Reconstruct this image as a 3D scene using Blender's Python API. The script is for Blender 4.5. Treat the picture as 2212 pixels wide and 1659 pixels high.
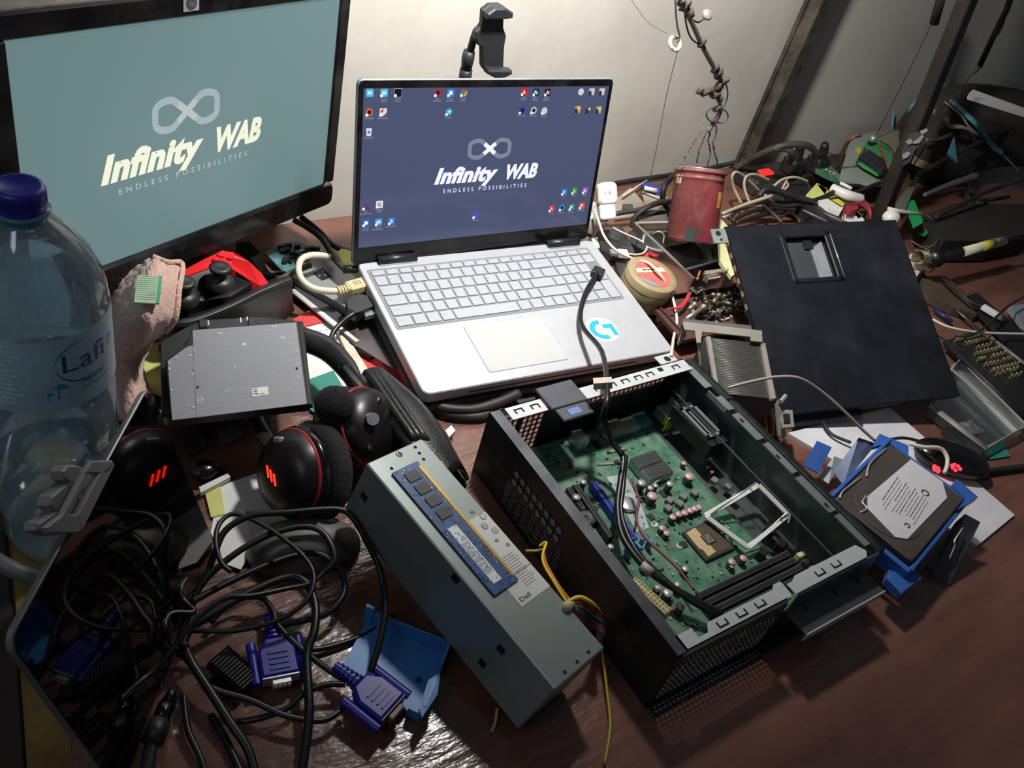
import bpy, math, random
from mathutils import Vector as V, Matrix
for o in list(bpy.data.objects): bpy.data.objects.remove(o)
SC=bpy.context.scene; COL=SC.collection; R=random.Random(7)
# ------------------------------------------------------------------ camera
W,H,FL=2212.0,1659.0,1929.4
HC,PIT,ROL,TH=.7097,.6951,.3014,math.radians(44.4)
def _axes():
    cp,sp=math.cos(PIT),math.sin(PIT)
    f=V((0,cp,-sp)); r=V((1,0,0)); u=V((0,sp,cp))
    c,s=math.cos(ROL),math.sin(ROL)
    r,u=c*r+s*u,-s*r+c*u
    Z=Matrix.Rotation(-TH,3,'Z')
    return Z@r,Z@u,Z@f
CR,CU,CF=_axes(); C0=V((0,0,HC))
cd=bpy.data.cameras.new('camera'); cam=bpy.data.objects.new('camera',cd); COL.objects.link(cam)
cd.sensor_width=36; cd.lens=FL/W*36; cd.sensor_fit='HORIZONTAL'; cd.clip_start=.02; cd.clip_end=30
cam.matrix_world=Matrix(((CR.x,CU.x,-CF.x,C0.x),(CR.y,CU.y,-CF.y,C0.y),(CR.z,CU.z,-CF.z,C0.z),(0,0,0,1)))
SC.camera=cam
# ------------------------------------------------------------------ light and exposure
w=bpy.data.worlds.new('world'); SC.world=w; w.use_nodes=True
bg=w.node_tree.nodes['Background']; bg.inputs[0].default_value=(.62,.74,.90,1); bg.inputs[1].default_value=.06
SC.view_settings.view_transform='Standard'; SC.view_settings.look='None'; SC.view_settings.exposure=0; SC.view_settings.gamma=1
SC.view_settings.use_curve_mapping=False
def lamp(name,kind,loc,target,energy,color,**k):
    d=bpy.data.lights.new(name,kind); d.energy=energy; d.color=color
    for a,b in k.items(): setattr(d,a,b)
    o=bpy.data.objects.new(name,d); COL.objects.link(o); o.location=loc
    o.rotation_euler=(V(target)-V(loc)).to_track_quat('-Z','Y').to_euler(); return o
# shaded work lamp hanging above the laptop, its cone lights the wall, the laptop and the computer case
lamp('work_lamp','SPOT',(.65,.69,.85),(.84,1.02,.15),58,(1,.975,.94),spot_size=math.radians(148),spot_blend=1,shadow_soft_size=.035)
# added soft fill from the upper left behind the camera, no lamp known there
lamp('left_fill_light','AREA',(-.9,.1,1.5),(.5,.7,0),2.4,(.84,.92,1),size=.9,shape='RECTANGLE',size_y=.15)
# ------------------------------------------------------------------ pixel measuring helpers (photo pixel -> world point on a real plane)
def ray(x,y): return CF*FL+CR*(x-W/2)-CU*(y-H/2)
def P(x,y,z=0):
    d=ray(x,y); return C0+d*((z-HC)/d.z)
def PY(x,y,Y):
    d=ray(x,y); return C0+d*((Y-C0.y)/d.y)
def frame(o,X,Y=None):
    o=V(o);X=V(X).normalized()
    if Y is None: Z=V((0,0,1)); X=(X-Z*X.dot(Z)).normalized(); Yv=Z.cross(X)
    else:
        Z=X.cross(V(Y)).normalized(); Yv=Z.cross(X)
    return Matrix(((X.x,Yv.x,Z.x,o.x),(X.y,Yv.y,Z.y,o.y),(X.z,Yv.z,Z.z,o.z),(0,0,0,1)))
def fpx(a,b,z,z1=None):
    o=P(a[0],a[1],z); return frame(o,P(b[0],b[1],z if z1 is None else z1)-o, None if z1 is None else V((0,0,1)).cross(P(b[0],b[1],z1)-o))
def on(fr,x,y,z=0):
    o=fr@V((0,0,z)); n=fr.col[2].xyz; d=ray(x,y); p=C0+d*((o-C0).dot(n)/d.dot(n))
    q=fr.inverted()@p; return (q.x,q.y)
def ons(fr,pts,z=0): return [on(fr,a,b,z) for a,b in pts]
# ------------------------------------------------------------------ materials
def lin(h):
    if isinstance(h,str):
        h=h.lstrip('#'); c=[int(h[i:i+2],16)/255 for i in (0,2,4)]
    else: c=list(h)
    return tuple(x/12.92 if x<=.04045 else ((x+.055)/1.055)**2.4 for x in c)+(1,)
MC={}
def mat(name,col,rough=.5,metal=0,var=.12,scale=25,bump=0,bscale=200,emit=0,spec=.5,coat=0,dust=None,damt=.4,dscale=12,stretch=(1,1,1),col2=None,trans=0,sheen=0):
    if name in MC: return MC[name]
    m=bpy.data.materials.new(name); m.use_nodes=True; nt=m.node_tree; N=nt.nodes; L=nt.links
    b=N['Principled BSDF']; c=lin(col)
    b.inputs['Roughness'].default_value=rough; b.inputs['Metallic'].default_value=metal
    b.inputs['Specular IOR Level'].default_value=spec; b.inputs['Coat Weight'].default_value=coat
    b.inputs['Transmission Weight'].default_value=trans; b.inputs['Sheen Weight'].default_value=sheen
    tc=N.new('ShaderNodeTexCoord'); mp=N.new('ShaderNodeMapping'); mp.inputs['Scale'].default_value=stretch
    L.new(tc.outputs['Object'],mp.inputs[0])
    nz=N.new('ShaderNodeTexNoise'); nz.inputs['Scale'].default_value=scale; nz.inputs['Detail'].default_value=5
    L.new(mp.outputs[0],nz.inputs['Vector'])
    rp=N.new('ShaderNodeValToRGB'); e=rp.color_ramp.elements
    c2=lin(col2) if col2 else tuple(min(1,x*(1+var)) for x in c[:3])+(1,)
    c1=c if col2 else tuple(x*(1-var) for x in c[:3])+(1,)
    e[0].position=.35; e[0].color=c1; e[1].position=.68; e[1].color=c2
    L.new(nz.outputs[0],rp.inputs[0]); out=rp.outputs[0]
    if dust:
        n2=N.new('ShaderNodeTexNoise'); n2.inputs['Scale'].default_value=dscale; n2.inputs['Detail'].default_value=8; n2.inputs['Roughness'].default_value=.7
        L.new(tc.outputs['Object'],n2.inputs['Vector'])
        r2=N.new('ShaderNodeValToRGB'); r2.color_ramp.elements[0].position=.45; r2.color_ramp.elements[1].position=.75
        r2.color_ramp.elements[1].color=(damt,damt,damt,1)
        L.new(n2.outputs[0],r2.inputs[0])
        mx=N.new('ShaderNodeMix'); mx.data_type='RGBA'; mx.inputs[7].default_value=lin(dust)
        L.new(r2.outputs[0],mx.inputs[0]); L.new(out,mx.inputs[6]); out=mx.outputs[2]
    L.new(out,b.inputs['Base Color'])
    if emit:
        b.inputs['Emission Color'].default_value=c; b.inputs['Emission Strength'].default_value=emit
    if bump:
        n3=N.new('ShaderNodeTexNoise'); n3.inputs['Scale'].default_value=bscale; n3.inputs['Detail'].default_value=3
        L.new(mp.outputs[0],n3.inputs['Vector']); bm=N.new('ShaderNodeBump'); bm.inputs['Strength'].default_value=bump; bm.inputs['Distance'].default_value=.002
        L.new(n3.outputs[0],bm.inputs['Height']); L.new(bm.outputs[0],b.inputs['Normal'])
    MC[name]=m; return m
def glow(name,col,s=1.0,base='#050505',rough=.25):
    if name in MC: return MC[name]
    m=bpy.data.materials.new(name); m.use_nodes=True; b=m.node_tree.nodes['Principled BSDF']
    b.inputs['Base Color'].default_value=lin(base); b.inputs['Roughness'].default_value=rough
    b.inputs['Emission Color'].default_value=lin(col); b.inputs['Emission Strength'].default_value=s
    MC[name]=m; return m
def clear(name,tint,gloss=.12,body=None,bodyamt=0,rough=.05):
    m=bpy.data.materials.new(name); m.use_nodes=True; nt=m.node_tree; N=nt.nodes; L=nt.links
    for n in list(N):
        if n.type!='OUTPUT_MATERIAL': N.remove(n)
    out=[n for n in N][0]; t=N.new('ShaderNodeBsdfTransparent'); t.inputs[0].default_value=lin(tint)
    g=N.new('ShaderNodeBsdfGlossy'); g.inputs['Roughness'].default_value=rough
    fr=N.new('ShaderNodeFresnel'); fr.inputs[0].default_value=1.4
    ad=N.new('ShaderNodeMath'); ad.operation='MULTIPLY_ADD'; ad.inputs[1].default_value=1; ad.inputs[2].default_value=gloss*.3
    L.new(fr.outputs[0],ad.inputs[0]); mx=N.new('ShaderNodeMixShader'); L.new(ad.outputs[0],mx.inputs[0])
    src=t.outputs[0]
    if body:
        d=N.new('ShaderNodeBsdfPrincipled'); d.inputs['Base Color'].default_value=lin(body); d.inputs['Roughness'].default_value=.6
        tl=N.new('ShaderNodeBsdfTranslucent'); tl.inputs[0].default_value=lin(body); m3=N.new('ShaderNodeMixShader'); m3.inputs[0].default_value=.55; L.new(d.outputs[0],m3.inputs[1]); L.new(tl.outputs[0],m3.inputs[2])
        nz=N.new('ShaderNodeTexNoise'); nz.inputs['Scale'].default_value=30
        mm=N.new('ShaderNodeMath'); mm.operation='MULTIPLY_ADD'; mm.inputs[1].default_value=.25; mm.inputs[2].default_value=bodyamt-.12
        L.new(nz.outputs[0],mm.inputs[0]); m2=N.new('ShaderNodeMixShader'); L.new(mm.outputs[0],m2.inputs[0]); L.new(t.outputs[0],m2.inputs[1]); L.new(m3.outputs[0],m2.inputs[2]); src=m2.outputs[0]
    L.new(src,mx.inputs[1]); L.new(g.outputs[0],mx.inputs[2]); L.new(mx.outputs[0],out.inputs[0])
    MC[name]=m; return m
# ------------------------------------------------------------------ mesh helpers
FC={}
def textmesh(s,bold=0,space=1,shear=0,depth=.0):
    k=(s,bold,space,shear,depth)
    if k in FC: return FC[k]
    c=bpy.data.curves.new('t','FONT'); c.body=s; c.size=1; c.offset=bold; c.space_character=space; c.shear=shear; c.extrude=depth; c.resolution_u=3
    o=bpy.data.objects.new('t',c); COL.objects.link(o)
    me=bpy.data.meshes.new_from_object(o); bpy.data.objects.remove(o); bpy.data.curves.remove(c)
    vs=[v.co.copy() for v in me.vertices]; fs=[list(p.vertices) for p in me.polygons]; bpy.data.meshes.remove(me)
    FC[k]=(vs,fs); return FC[k]
I4=Matrix.Identity(4)
class MB:
    def __init__(s,m=None): s.v=[];s.f=[];s.fm=[];s.fs=[];s.ms=[];s.m=m;s.X=I4
    def mi(s,m):
        m=m or s.m
        if m not in s.ms: s.ms.append(m)
        return s.ms.index(m)
    def add(s,vs,fs,m=None,sm=False,M=None):
        k=len(s.v); i=s.mi(m); X=s.X@M if M is not None else s.X
        s.v+=[X@V(p) for p in vs]
        for f in fs: s.f.append([k+a for a in f]); s.fm.append(i); s.fs.append(sm)
        return s
    def box(s,x0,y0,z0,x1,y1,z1,m=None,b=0,M=None):
        if x0>x1:x0,x1=x1,x0
        if y0>y1:y0,y1=y1,y0
        if z0>z1:z0,z1=z1,z0
        b=min(b,(x1-x0)*.45,(y1-y0)*.45,(z1-z0)*.45)
        if b<=0:
            v=[(x0,y0,z0),(x1,y0,z0),(x1,y1,z0),(x0,y1,z0),(x0,y0,z1),(x1,y0,z1),(x1,y1,z1),(x0,y1,z1)]
            return s.add(v,[(3,2,1,0),(4,5,6,7),(0,1,5,4),(1,2,6,5),(2,3,7,6),(3,0,4,7)],m,False,M)
        return s.prism([(x0+b,y0),(x1-b,y0),(x1,y0+b),(x1,y1-b),(x1-b,y1),(x0+b,y1),(x0,y1-b),(x0,y0+b)],z0,z1,m,b,M)
    def prism(s,poly,z0,z1,m=None,b=0,M=None,sm=False):
        n=len(poly); a=sum(poly[i][0]*poly[(i+1)%n][1]-poly[(i+1)%n][0]*poly[i][1] for i in range(n))
        if a<0: poly=poly[::-1]
        def ins(p,d):
            q=[]
            for i in range(n):
                x0,y0=p[i-1];x1,y1=p[i];x2,y2=p[(i+1)%n]
                a=V((y1-y0,x0-x1)); c=V((y2-y1,x1-x2))
                a=a.normalized() if a.length>1e-9 else V((0,0)); c=c.normalized() if c.length>1e-9 else a
                t=a+c; l=t.length_squared
                t=t*(2/l) if l>.4 else a
                q.append((x1-t.x*d,y1-t.y*d))
            return q
        if b>0:
            pi=ins(poly,b); rings=[(pi,z0),(poly,z0+b),(poly,z1-b),(pi,z1)]
        else: rings=[(poly,z0),(poly,z1)]
        v=[(x,y,z) for p,z in rings for x,y in p]; f=[]
        for k in range(len(rings)-1):
            for i in range(n): j=(i+1)%n; f.append((k*n+i,k*n+j,(k+1)*n+j,(k+1)*n+i))
        f.append(tuple(range(n))[::-1]); f.append(tuple((len(rings)-1)*n+i for i in range(n)))
        return s.add(v,f,m,sm,M)
    def cyl(s,p0,p1,r0,r1=None,n=16,m=None,sm=True,M=None):
        r1=r0 if r1 is None else r1; p0=V(p0);p1=V(p1); return s.lathe([(r0,0),(r1,(p1-p0).length)],n,m,frame_z(p0,p1-p0) if M is None else M@frame_z(p0,p1-p0),caps=True,sm=sm)
    def lathe(s,prof,n=24,m=None,M=None,caps=False,sm=True):
        v=[];f=[]
        for r,z in prof:
            for i in range(n): a=2*math.pi*i/n; v.append((r*math.cos(a),r*math.sin(a),z))
        for k in range(len(prof)-1):
            for i in range(n): j=(i+1)%n; f.append((k*n+i,k*n+j,(k+1)*n+j,(k+1)*n+i))
        s.add(v,f,m,sm,M)
        if caps:
            k=len(prof)-1; s.add([v[i] for i in range(n)],[tuple(range(n))[::-1]],m,False,M); s.add([v[k*n+i] for i in range(n)],[tuple(range(n))],m,False,M)
        return s
    def tube(s,pts,r,m=None,n=8,smooth=True,sub=5,flat=1.0,caps=True):
        pts=[V(p) for p in pts]
        if smooth and len(pts)>2:
            q=[];rr=[]
            for i in range(len(pts)-1):
                a=pts[max(i-1,0)];b=pts[i];c=pts[i+1];d=pts[min(i+2,len(pts)-1)]
                for k in range(sub):
                    t=k/sub; q.append(.5*((2*b)+(c-a)*t+(2*a-5*b+4*c-d)*t*t+(3*b-a-3*c+d)*t**3))
                    if isinstance(r,list): rr.append(r[i]*(1-t)+r[i+1]*t)
            q.append(pts[-1]); 
            if isinstance(r,list): rr.append(r[-1])
            pts=q
        else: rr=r
        if not isinstance(r,list): rr=[r]*len(pts)
        v=[];f=[];N=None
        for i,p in enumerate(pts):
            t=(pts[min(i+1,len(pts)-1)]-pts[max(i-1,0)])
            t=t.normalized() if t.length>1e-9 else V((0,0,1))
            if N is None: N=t.cross(V((0,0,1)) if abs(t.z)<.9 else V((1,0,0))).normalized()
            N=(N-t*N.dot(t)); N=N.normalized() if N.length>1e-6 else t.orthogonal().normalized()
            B=t.cross(N)
            for k in range(n):
                a=2*math.pi*k/n; v.append(p+(N*math.cos(a)+B*math.sin(a)*flat)*rr[i])
        for i in range(len(pts)-1):
            for k in range(n): j=(k+1)%n; f.append((i*n+k,i*n+j,(i+1)*n+j,(i+1)*n+k))
        if caps:
            f.append(tuple(range(n))[::-1]); f.append(tuple((len(pts)-1)*n+k for k in range(n)))
        return s.add(v,f,m,True)
    def ball(s,c,r,m=None,n=14,k=8,M=None,noise=0):
        r=(r,r,r) if not isinstance(r,(tuple,list)) else r; v=[];f=[]; rg=random.Random(3)
        for i in range(k+1):
            t=math.pi*i/k
            for j in range(n):
                a=2*math.pi*j/n; e=1+noise*(rg.random()-.5)
                v.append((c[0]+r[0]*e*math.sin(t)*math.cos(a),c[1]+r[1]*e*math.sin(t)*math.sin(a),c[2]-r[2]*e*math.cos(t)))
        for i in range(k):
            for j in range(n): q=(j+1)%n; f.append((i*n+j,i*n+q,(i+1)*n+q,(i+1)*n+j))
        return s.add(v,f,m,True,M)
    def patch(s,rows,m=None,sub=4,th=.002,noise=0,sm=True,seed=1):
        """smooth sheet through a grid of control points, with thickness"""
        def cr(a,b,c,d,t): return .5*((2*b)+(c-a)*t+(2*a-5*b+4*c-d)*t*t+(3*b-a-3*c+d)*t**3)
        def line(p):
            q=[]
            for i in range(len(p)-1):
                for k in range(sub): q.append(cr(p[max(i-1,0)],p[i],p[i+1],p[min(i+2,len(p)-1)],k/sub))
            return q+[p[-1]]
        g=[line([V(p) for p in row]) for row in rows]; g=list(zip(*[line(list(c)) for c in zip(*g)])); nu=len(g); nv=len(g[0]); rg=random.Random(seed)
        Q=[[V(p) for p in row] for row in g]; T=[];Bt=[]
        for i in range(nu):
            for j in range(nv):
                du=Q[min(i+1,nu-1)][j]-Q[max(i-1,0)][j]; dv=Q[i][min(j+1,nv-1)]-Q[i][max(j-1,0)]; n=du.cross(dv); n=n.normalized() if n.length>1e-9 else V((0,0,1))
                d=noise*(rg.random()-.5); T.append(Q[i][j]+n*d); Bt.append(Q[i][j]-n*th+n*d)
        k=nu*nv; f=[]
        for i in range(nu-1):
            for j in range(nv-1):
                a=i*nv+j;b=a+1;c=a+nv+1;d=a+nv; f.append((a,d,c,b)); f.append((k+a,k+b,k+c,k+d))
        for i in range(nu-1):
            for a,b in ((i*nv,(i+1)*nv),((i+1)*nv+nv-1,i*nv+nv-1)): f.append((a,a+k,b+k,b))
        for j in range(nv-1):
            for a,b in ((j+1,j),((nu-1)*nv+j,(nu-1)*nv+j+1)): f.append((a,a+k,b+k,b))
        return s.add(T+Bt,f,m,sm)
    def text(s,t,x0,y0,w,h=None,m=None,z=0,bold=0,space=1,shear=0,M=None,warp=None,rot=0,glitch=False):
        """lettering whose box spans width w (and cap height h)"""
        vs,fs=textmesh(t,bold,space,shear)
        if not vs: return s
        xa=min(p.x for p in vs);xb=max(p.x for p in vs)
        kx=w/(xb-xa); ky=kx if h is None else h/.7
        c,sn=math.cos(rot),math.sin(rot); q=[]
        for p in vs:
            a=(p.x-xa)*kx;b=p.y*ky; q.append((x0+a*c-b*sn,y0+a*sn+b*c,z))
        if warp: q=[warp(p) for p in q]
        return s.add(q,fs,m,False,M)
    def lines(s,x0,y0,w,n,pitch,m,z,th=.0006,rot=0,seed=0,M=None):
        """rows of print too small to read"""
        rg=random.Random(seed); c,sn=math.cos(rot),math.sin(rot)
        for i in range(n):
            x=0
            while x<w*(.7+.3*rg.random()):
                l=w*(.05+.12*rg.random()); l=min(l,w-x)
                if l<=w*.01: break
                a=[(x,-i*pitch),(x+l,-i*pitch),(x+l,-i*pitch+th),(x,-i*pitch+th)]
                s.add([(x0+p*c-q*sn,y0+p*sn+q*c,z) for p,q in a],[(0,1,2,3)],m,False,M); x+=l+w*.025
        return s
    def mesh(s,name,c=None):
        me=bpy.data.meshes.new(name); vs=s.v if c is None else [p-c for p in s.v]
        me.from_pydata([tuple(p) for p in vs],[],s.f)
        for m in s.ms: me.materials.append(m)
        me.polygons.foreach_set('material_index',s.fm); me.polygons.foreach_set('use_smooth',s.fs); me.update(); return me
    def put(s,name,parent=None,fr=None,label=None,cat=None,group=None,kind=None):
        c=None
        if parent is None and fr is None:
            xs=[p.x for p in s.v];ys=[p.y for p in s.v];zs=[p.z for p in s.v]; c=V(((min(xs)+max(xs))/2,(min(ys)+max(ys))/2,min(zs)))
        o=bpy.data.objects.new(name,s.mesh(name,c)); COL.objects.link(o)
        if parent is not None: o.parent=parent
        if fr is not None: o.matrix_local=fr if parent is not None else fr
        elif c is not None: o.location=c
        for k,v in (('label',label),('category',cat),('group',group),('kind',kind)):
            if v: o[k]=v
        return o
def frame_z(o,Z):
    Z=V(Z).normalized(); X=Z.orthogonal().normalized(); Y=Z.cross(X)
    return Matrix(((X.x,Y.x,Z.x,o[0]),(X.y,Y.y,Z.y,o[1]),(X.z,Y.z,Z.z,o[2]),(0,0,0,1)))
def thing(name,label,cat,fr,group=None):
    o=bpy.data.objects.new(name,None); o.empty_display_size=.02; COL.objects.link(o); o.matrix_world=fr
    o['label']=label; o['category']=cat
    if group: o['group']=group
    return o
def T3(x,y,z=0): return Matrix.Translation((x,y,z))
def RZ(a): return Matrix.Rotation(a,4,'Z')
def RX(a): return Matrix.Rotation(a,4,'X')
def RY(a): return Matrix.Rotation(a,4,'Y')
def rrect(w,h,r,n=4,x=0,y=0):
    q=[]
    for cx,cy,a in ((w-r,r,-90),(w-r,h-r,0),(r,h-r,90),(r,r,180)):
        for i in range(n+1): t=math.radians(a+90*i/n); q.append((x+cx+r*math.cos(t),y+cy+r*math.sin(t)))
    return q
def circ(x,y,r,n=20,a0=0,a1=360): return [(x+r*math.cos(math.radians(a0+(a1-a0)*i/n)),y+r*math.sin(math.radians(a0+(a1-a0)*i/n))) for i in range(n if a1-a0>=360 else n+1)]
def cable(name,label,pts,r,m,group=None,cat='cable',n=8,parent=None,sub=5):
    b=MB(m); b.tube([P(*p) if len(p)==3 else p[0] for p in pts],r,n=n,sub=sub)
    return b.put(name,label=label,cat=cat,group=group)
# common materials
BLK=mat('black_plastic','#17171a',.45,dust='#6a6560',damt=.25)
BLKG=mat('gloss_black_plastic','#0c0c0e',.18,dust='#77706a',damt=.12)
RUB=mat('black_rubber_cable','#131314',.38,var=.2)
RUBD=mat('dusty_black_cable','#3a3633',.6,var=.3,dust='#8c8275',damt=.5)
SIL=mat('brushed_aluminium','#b9bdc2',.38,.75,var=.05,scale=60)
STEEL=mat('zinc_steel','#98a09e',.42,.6,var=.12,scale=18,dust='#6c7068',damt=.5)
SHINY=mat('shiny_steel','#c9ccce',.34,.75,var=.05)
WHT=mat('white_plastic','#d9d8d4',.4,var=.04,dust='#a39a8c',damt=.25)
CREAM=mat('cream_cable','#cfc5b2',.5,var=.08)
PCBG=mat('green_circuit_board','#2c5a44',.45,var=.35,scale=90,col2='#4d7a62',dust='#8b9a86',damt=.55,dscale=30)
GOLD=mat('gold_contacts','#c8a24c',.35,.6)
PAPERW=mat('white_paper','#d8d6d2',.85,var=.05,bump=.1,bscale=60)
YEL=mat('yellow_note_paper','#c9c978',.8,var=.08)
INK=mat('dark_print','#3c3d44',.7,var=.05)
# ------------------------------------------------------------------ setting
def struct(b,name): o=b.put(name,kind='structure'); return o
WALL=mat('painted_wall','#c9c5bc',.55,var=.05,scale=1.6,dust='#8f897c',damt=.35,dscale=5,bump=.15,bscale=35)
b=MB(WALL); b.box(-1.2,1.012,-.75,6.5,1.06,2.4); struct(b,'wall_back')
b=MB(mat('dark_floor','#2a221e',.7,bump=.2)); b.box(-1.6,-1.5,-.80,6.5,1.012,-.75); struct(b,'floor')
POST=mat('dusty_steel_angle','#35312c',.6,.3,var=.25,dust='#8a8273',damt=.5)
pf=PY(1602,372,.985); pt=PY(1742,0,.985)
b=MB(POST); X=V((1,0,0)); a=frame(V((pf.x,.985,-.02)),X,V((pt.x-pf.x,0,pt.z-pf.z)).normalized())
b.box(-.015,0,-.006,.015,.95,.02,b=.002,M=a); b.box(-.017,0,-.014,-.012,.95,-.006,M=a); struct(b,'trim_1')
# desk
def wood():
    m=mat('varnished_brown_wood','#64433a',.24,var=.2,scale=9,stretch=(.25,3,3),col2='#83594a',spec=.6,dust='#3b241d',damt=.55,dscale=3,coat=.55)
    nt=m.node_tree;N=nt.nodes;L=nt.links;b=N['Principled BSDF']
    tc=N.new('ShaderNodeTexCoord');mp=N.new('ShaderNodeMapping');mp.inputs['Scale'].default_value=(38,110,60);L.new(tc.outputs['Object'],mp.inputs[0])
    n=N.new('ShaderNodeTexNoise');n.inputs['Scale'].default_value=1.1;n.inputs['Detail'].default_value=4;L.new(mp.outputs[0],n.inputs['Vector'])
    bm=N.new('ShaderNodeBump');bm.inputs['Strength'].default_value=.55;bm.inputs['Distance'].default_value=.0022
    L.new(n.outputs[0],bm.inputs['Height']);L.new(bm.outputs[0],b.inputs['Normal']);L.new(bm.outputs[0],b.inputs['Coat Normal']); return m
WOOD=wood()
# painted ochre worn patch belongs to the board's left end
OCH=mat('worn_ochre_paint','#8d7537',.45,var=.25,scale=14,col2='#6b4a2a',bump=.5,bscale=60,dust='#3a2c1e',damt=.8,dscale=25)
deskfr=frame((0,0,0),(1,0,0))
desk=thing('desk','long varnished brown wooden workbench top carrying everything, worn ochre paint at its left end','desk',T3(0,0,-.035))
b=MB(WOOD); b.prism([(.042,.665),(.052,1.005),(6.2,1.005),(6.2,-.25),(-.085,-.25)],0,.035,b=.004); b.put('tabletop',desk)
b=MB(OCH); b.prism([(.060,1.0),(.052,.70),(.0,.36),(-.05,.0),(-.02,.0),(.02,.30),(.045,.45),(.10,.60),(.105,.72),(.11,1.0)],.0351,.0356); b.put('paint_patch',desk,label='worn ochre paint along the left edge')
b=MB(mat('dark_edge_strip','#2d231c',.6)); b.prism([(.016,.665),(.028,1.005),(.052,1.005),(.042,.665),(-.085,-.25),(-.12,-.25)],-.01,.0352,b=.002); b.put('edge_strip',desk)
LEG=mat('dark_desk_leg','#30221b',.6)
for x,y in ((.1,-.15),(3.0,-.15),(6.0,-.15),(.1,.9),(3.0,.9),(6.0,.9)):
    MB(LEG).box(x-.03,y-.03,-.715,x+.03,y+.03,0).put('leg',desk)
# ------------------------------------------------------------------ wallpaper graphics shared by both screens
def wallpaper(parent,w,h,z,tb,tx0,tx1,sx0,sx1,sy0,sy1,gy,gx0,gx1,mt,ms,mg):
    cx,cy=(sx0+sx1)/2*w,(sy0+sy1)/2*h; a=(sx1-sx0)*w/2; c=(sy1-sy0)*h/2; t=a*.17
    b=MB(mg)
    A=a-t/2;Bb=c-t/2
    for s in (-1,1):
        path=[(0,0),(.14,.30),(.28,.60),(.40,.86),(.46,.95),(.54,1),(.62,1)]
        path+=[(.62+.38*math.sin(math.radians(k)),.42+.58*math.cos(math.radians(k))) for k in range(15,91,15)]
        full=path+[(x,-y) for x,y in path[::-1]]
        L=[]
        for k,(x,y) in enumerate(full):
            p0=full[max(k-1,0)];p1=full[min(k+1,len(full)-1)]; dx=(p1[0]-p0[0])*A;dy=(p1[1]-p0[1])*Bb; l=math.hypot(dx,dy); nx,ny=-dy/l*t/2,dx/l*t/2
            L.append(((cx+s*x*A+s*nx,cy+y*Bb+ny),(cx+s*x*A-s*nx,cy+y*Bb-ny)))
        for k in range(len(L)-1):
            mid=abs(full[k][0]+full[k+1][0])/2; m=ms if mid<.30 else mg; zz=z+(.0001 if s>0 and mid<.3 else 0)
            q=[(*L[k][0],zz),(*L[k][1],zz),(*L[k+1][1],zz),(*L[k+1][0],zz)]
            b.add(q if s<0 else q,[(0,1,2,3) if s>0 else (3,2,1,0)],m)
    b.put('infinity_symbol',parent)
    b=MB(mt); fw=(tx1-tx0)*w
    b.text('Infinity',tx0*w,tb*h,fw*.60,fw*.122,z=z,bold=.05,shear=.30,space=1.06)
    b.text('WAB',tx0*w+fw*.685,tb*h,fw*.315,fw*.118,z=z,bold=.05,shear=.30,space=1.0); b.put('wallpaper_title',parent)
    b=MB(ms); b.text('ENDLESS POSSIBILITIES',gx0*w,(gy-.012)*h,(gx1-gx0)*w,w*.0145,z=z,space=1.75,bold=.005); b.put('wallpaper_tagline',parent)
# ------------------------------------------------------------------ monitor
o=V((.1027,.7578,.1323)); mfr=frame(o,V((.4776,.9326,.1036))-o,V((.1105,.7795,.3637))-o); mw,mh=.4149,.2330
mon=thing('monitor','wide black desktop monitor showing a teal wallpaper with Infinity WAB, at the far left','monitor',mfr)
b=MB(BLKG); B=.019
b.prism(rrect(mw+.017+.020,mh+.032+.021,.010,x=-.020,y=-.032),-.032,-.001,b=.003)
for x0,y0,x1,y1 in ((-.020,mh,mw+.017,mh+.021),(-.020,0,0,mh),(mw,0,mw+.017,mh)): b.box(x0,y0,-.004,x1,y1,.004,b=.0015)
b.prism(rrect(mw+.037,.032,.010,x=-.020,y=-.032),-.004,.006,b=.003)
b.box(.06,.03,-.055,mw-.06,mh-.03,-.03,mat('monitor_rear_shell','#1b1b1d',.6),b=.01)
b.put('bezel',mon)
b=MB(mat('dusty_monitor_top','#77706a',.7,var=.1,dust='#a59c92',damt=.7,dscale=40)); b.box(-.018,mh+.0205,-.03,mw+.015,mh+.0225,-.001); b.put('top_edge',mon,label='dust-covered top edge')
dsp=MB(glow('monitor_screen','#6b8789',.86,base='#30383a',rough=.32)).box(0,0,-.001,mw,mh,.0006).put('display',mon)
mt=glow('monitor_text','#f3f4da',1.0); ms=glow('monitor_grey','#c3ced0',.85); mg=glow('monitor_dimgrey','#adbec0',.85)
wallpaper(dsp,mw,mh,.0009,.375,.195,.713,.346,.559,.520,.680,.318,.244,.662,mt,ms,mg)
b=MB(mat('silver_badge','#a9abad',.35,.4)); bx,by=on(mfr,413,6,.005); b.box(bx-.010,by-.008,.0042,bx+.010,by+.008,.0055,b=.001); b.prism(circ(bx,by,.0065),.0055,.0058,mat('badge_dark','#3e4146',.4)); 
b.text('hp',bx-.0035,by-.0022,.007,.0045,SIL,z=.006,shear=.3); b.put('logo_badge',mon)
bx,by=on(mfr,706,402,.005); MB(mat('power_sticker','#9a8177',.5,var=.3,scale=300)).prism(circ(bx,by,.0055),.0042,.0052).put('power_sticker',mon,label='small round worn sticker')
st=MB(BLKG); st.X=mfr.inverted()
c=mfr@V((mw*.5,.02,-.04)); st.tube([(c.x,c.y+.01,c.z+.05),(c.x,c.y+.02,.01)],.016,n=12,smooth=False); st.prism(circ(c.x,c.y,.085,28),.0,.01,b=.003); st.put('stand',mon)
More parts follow.
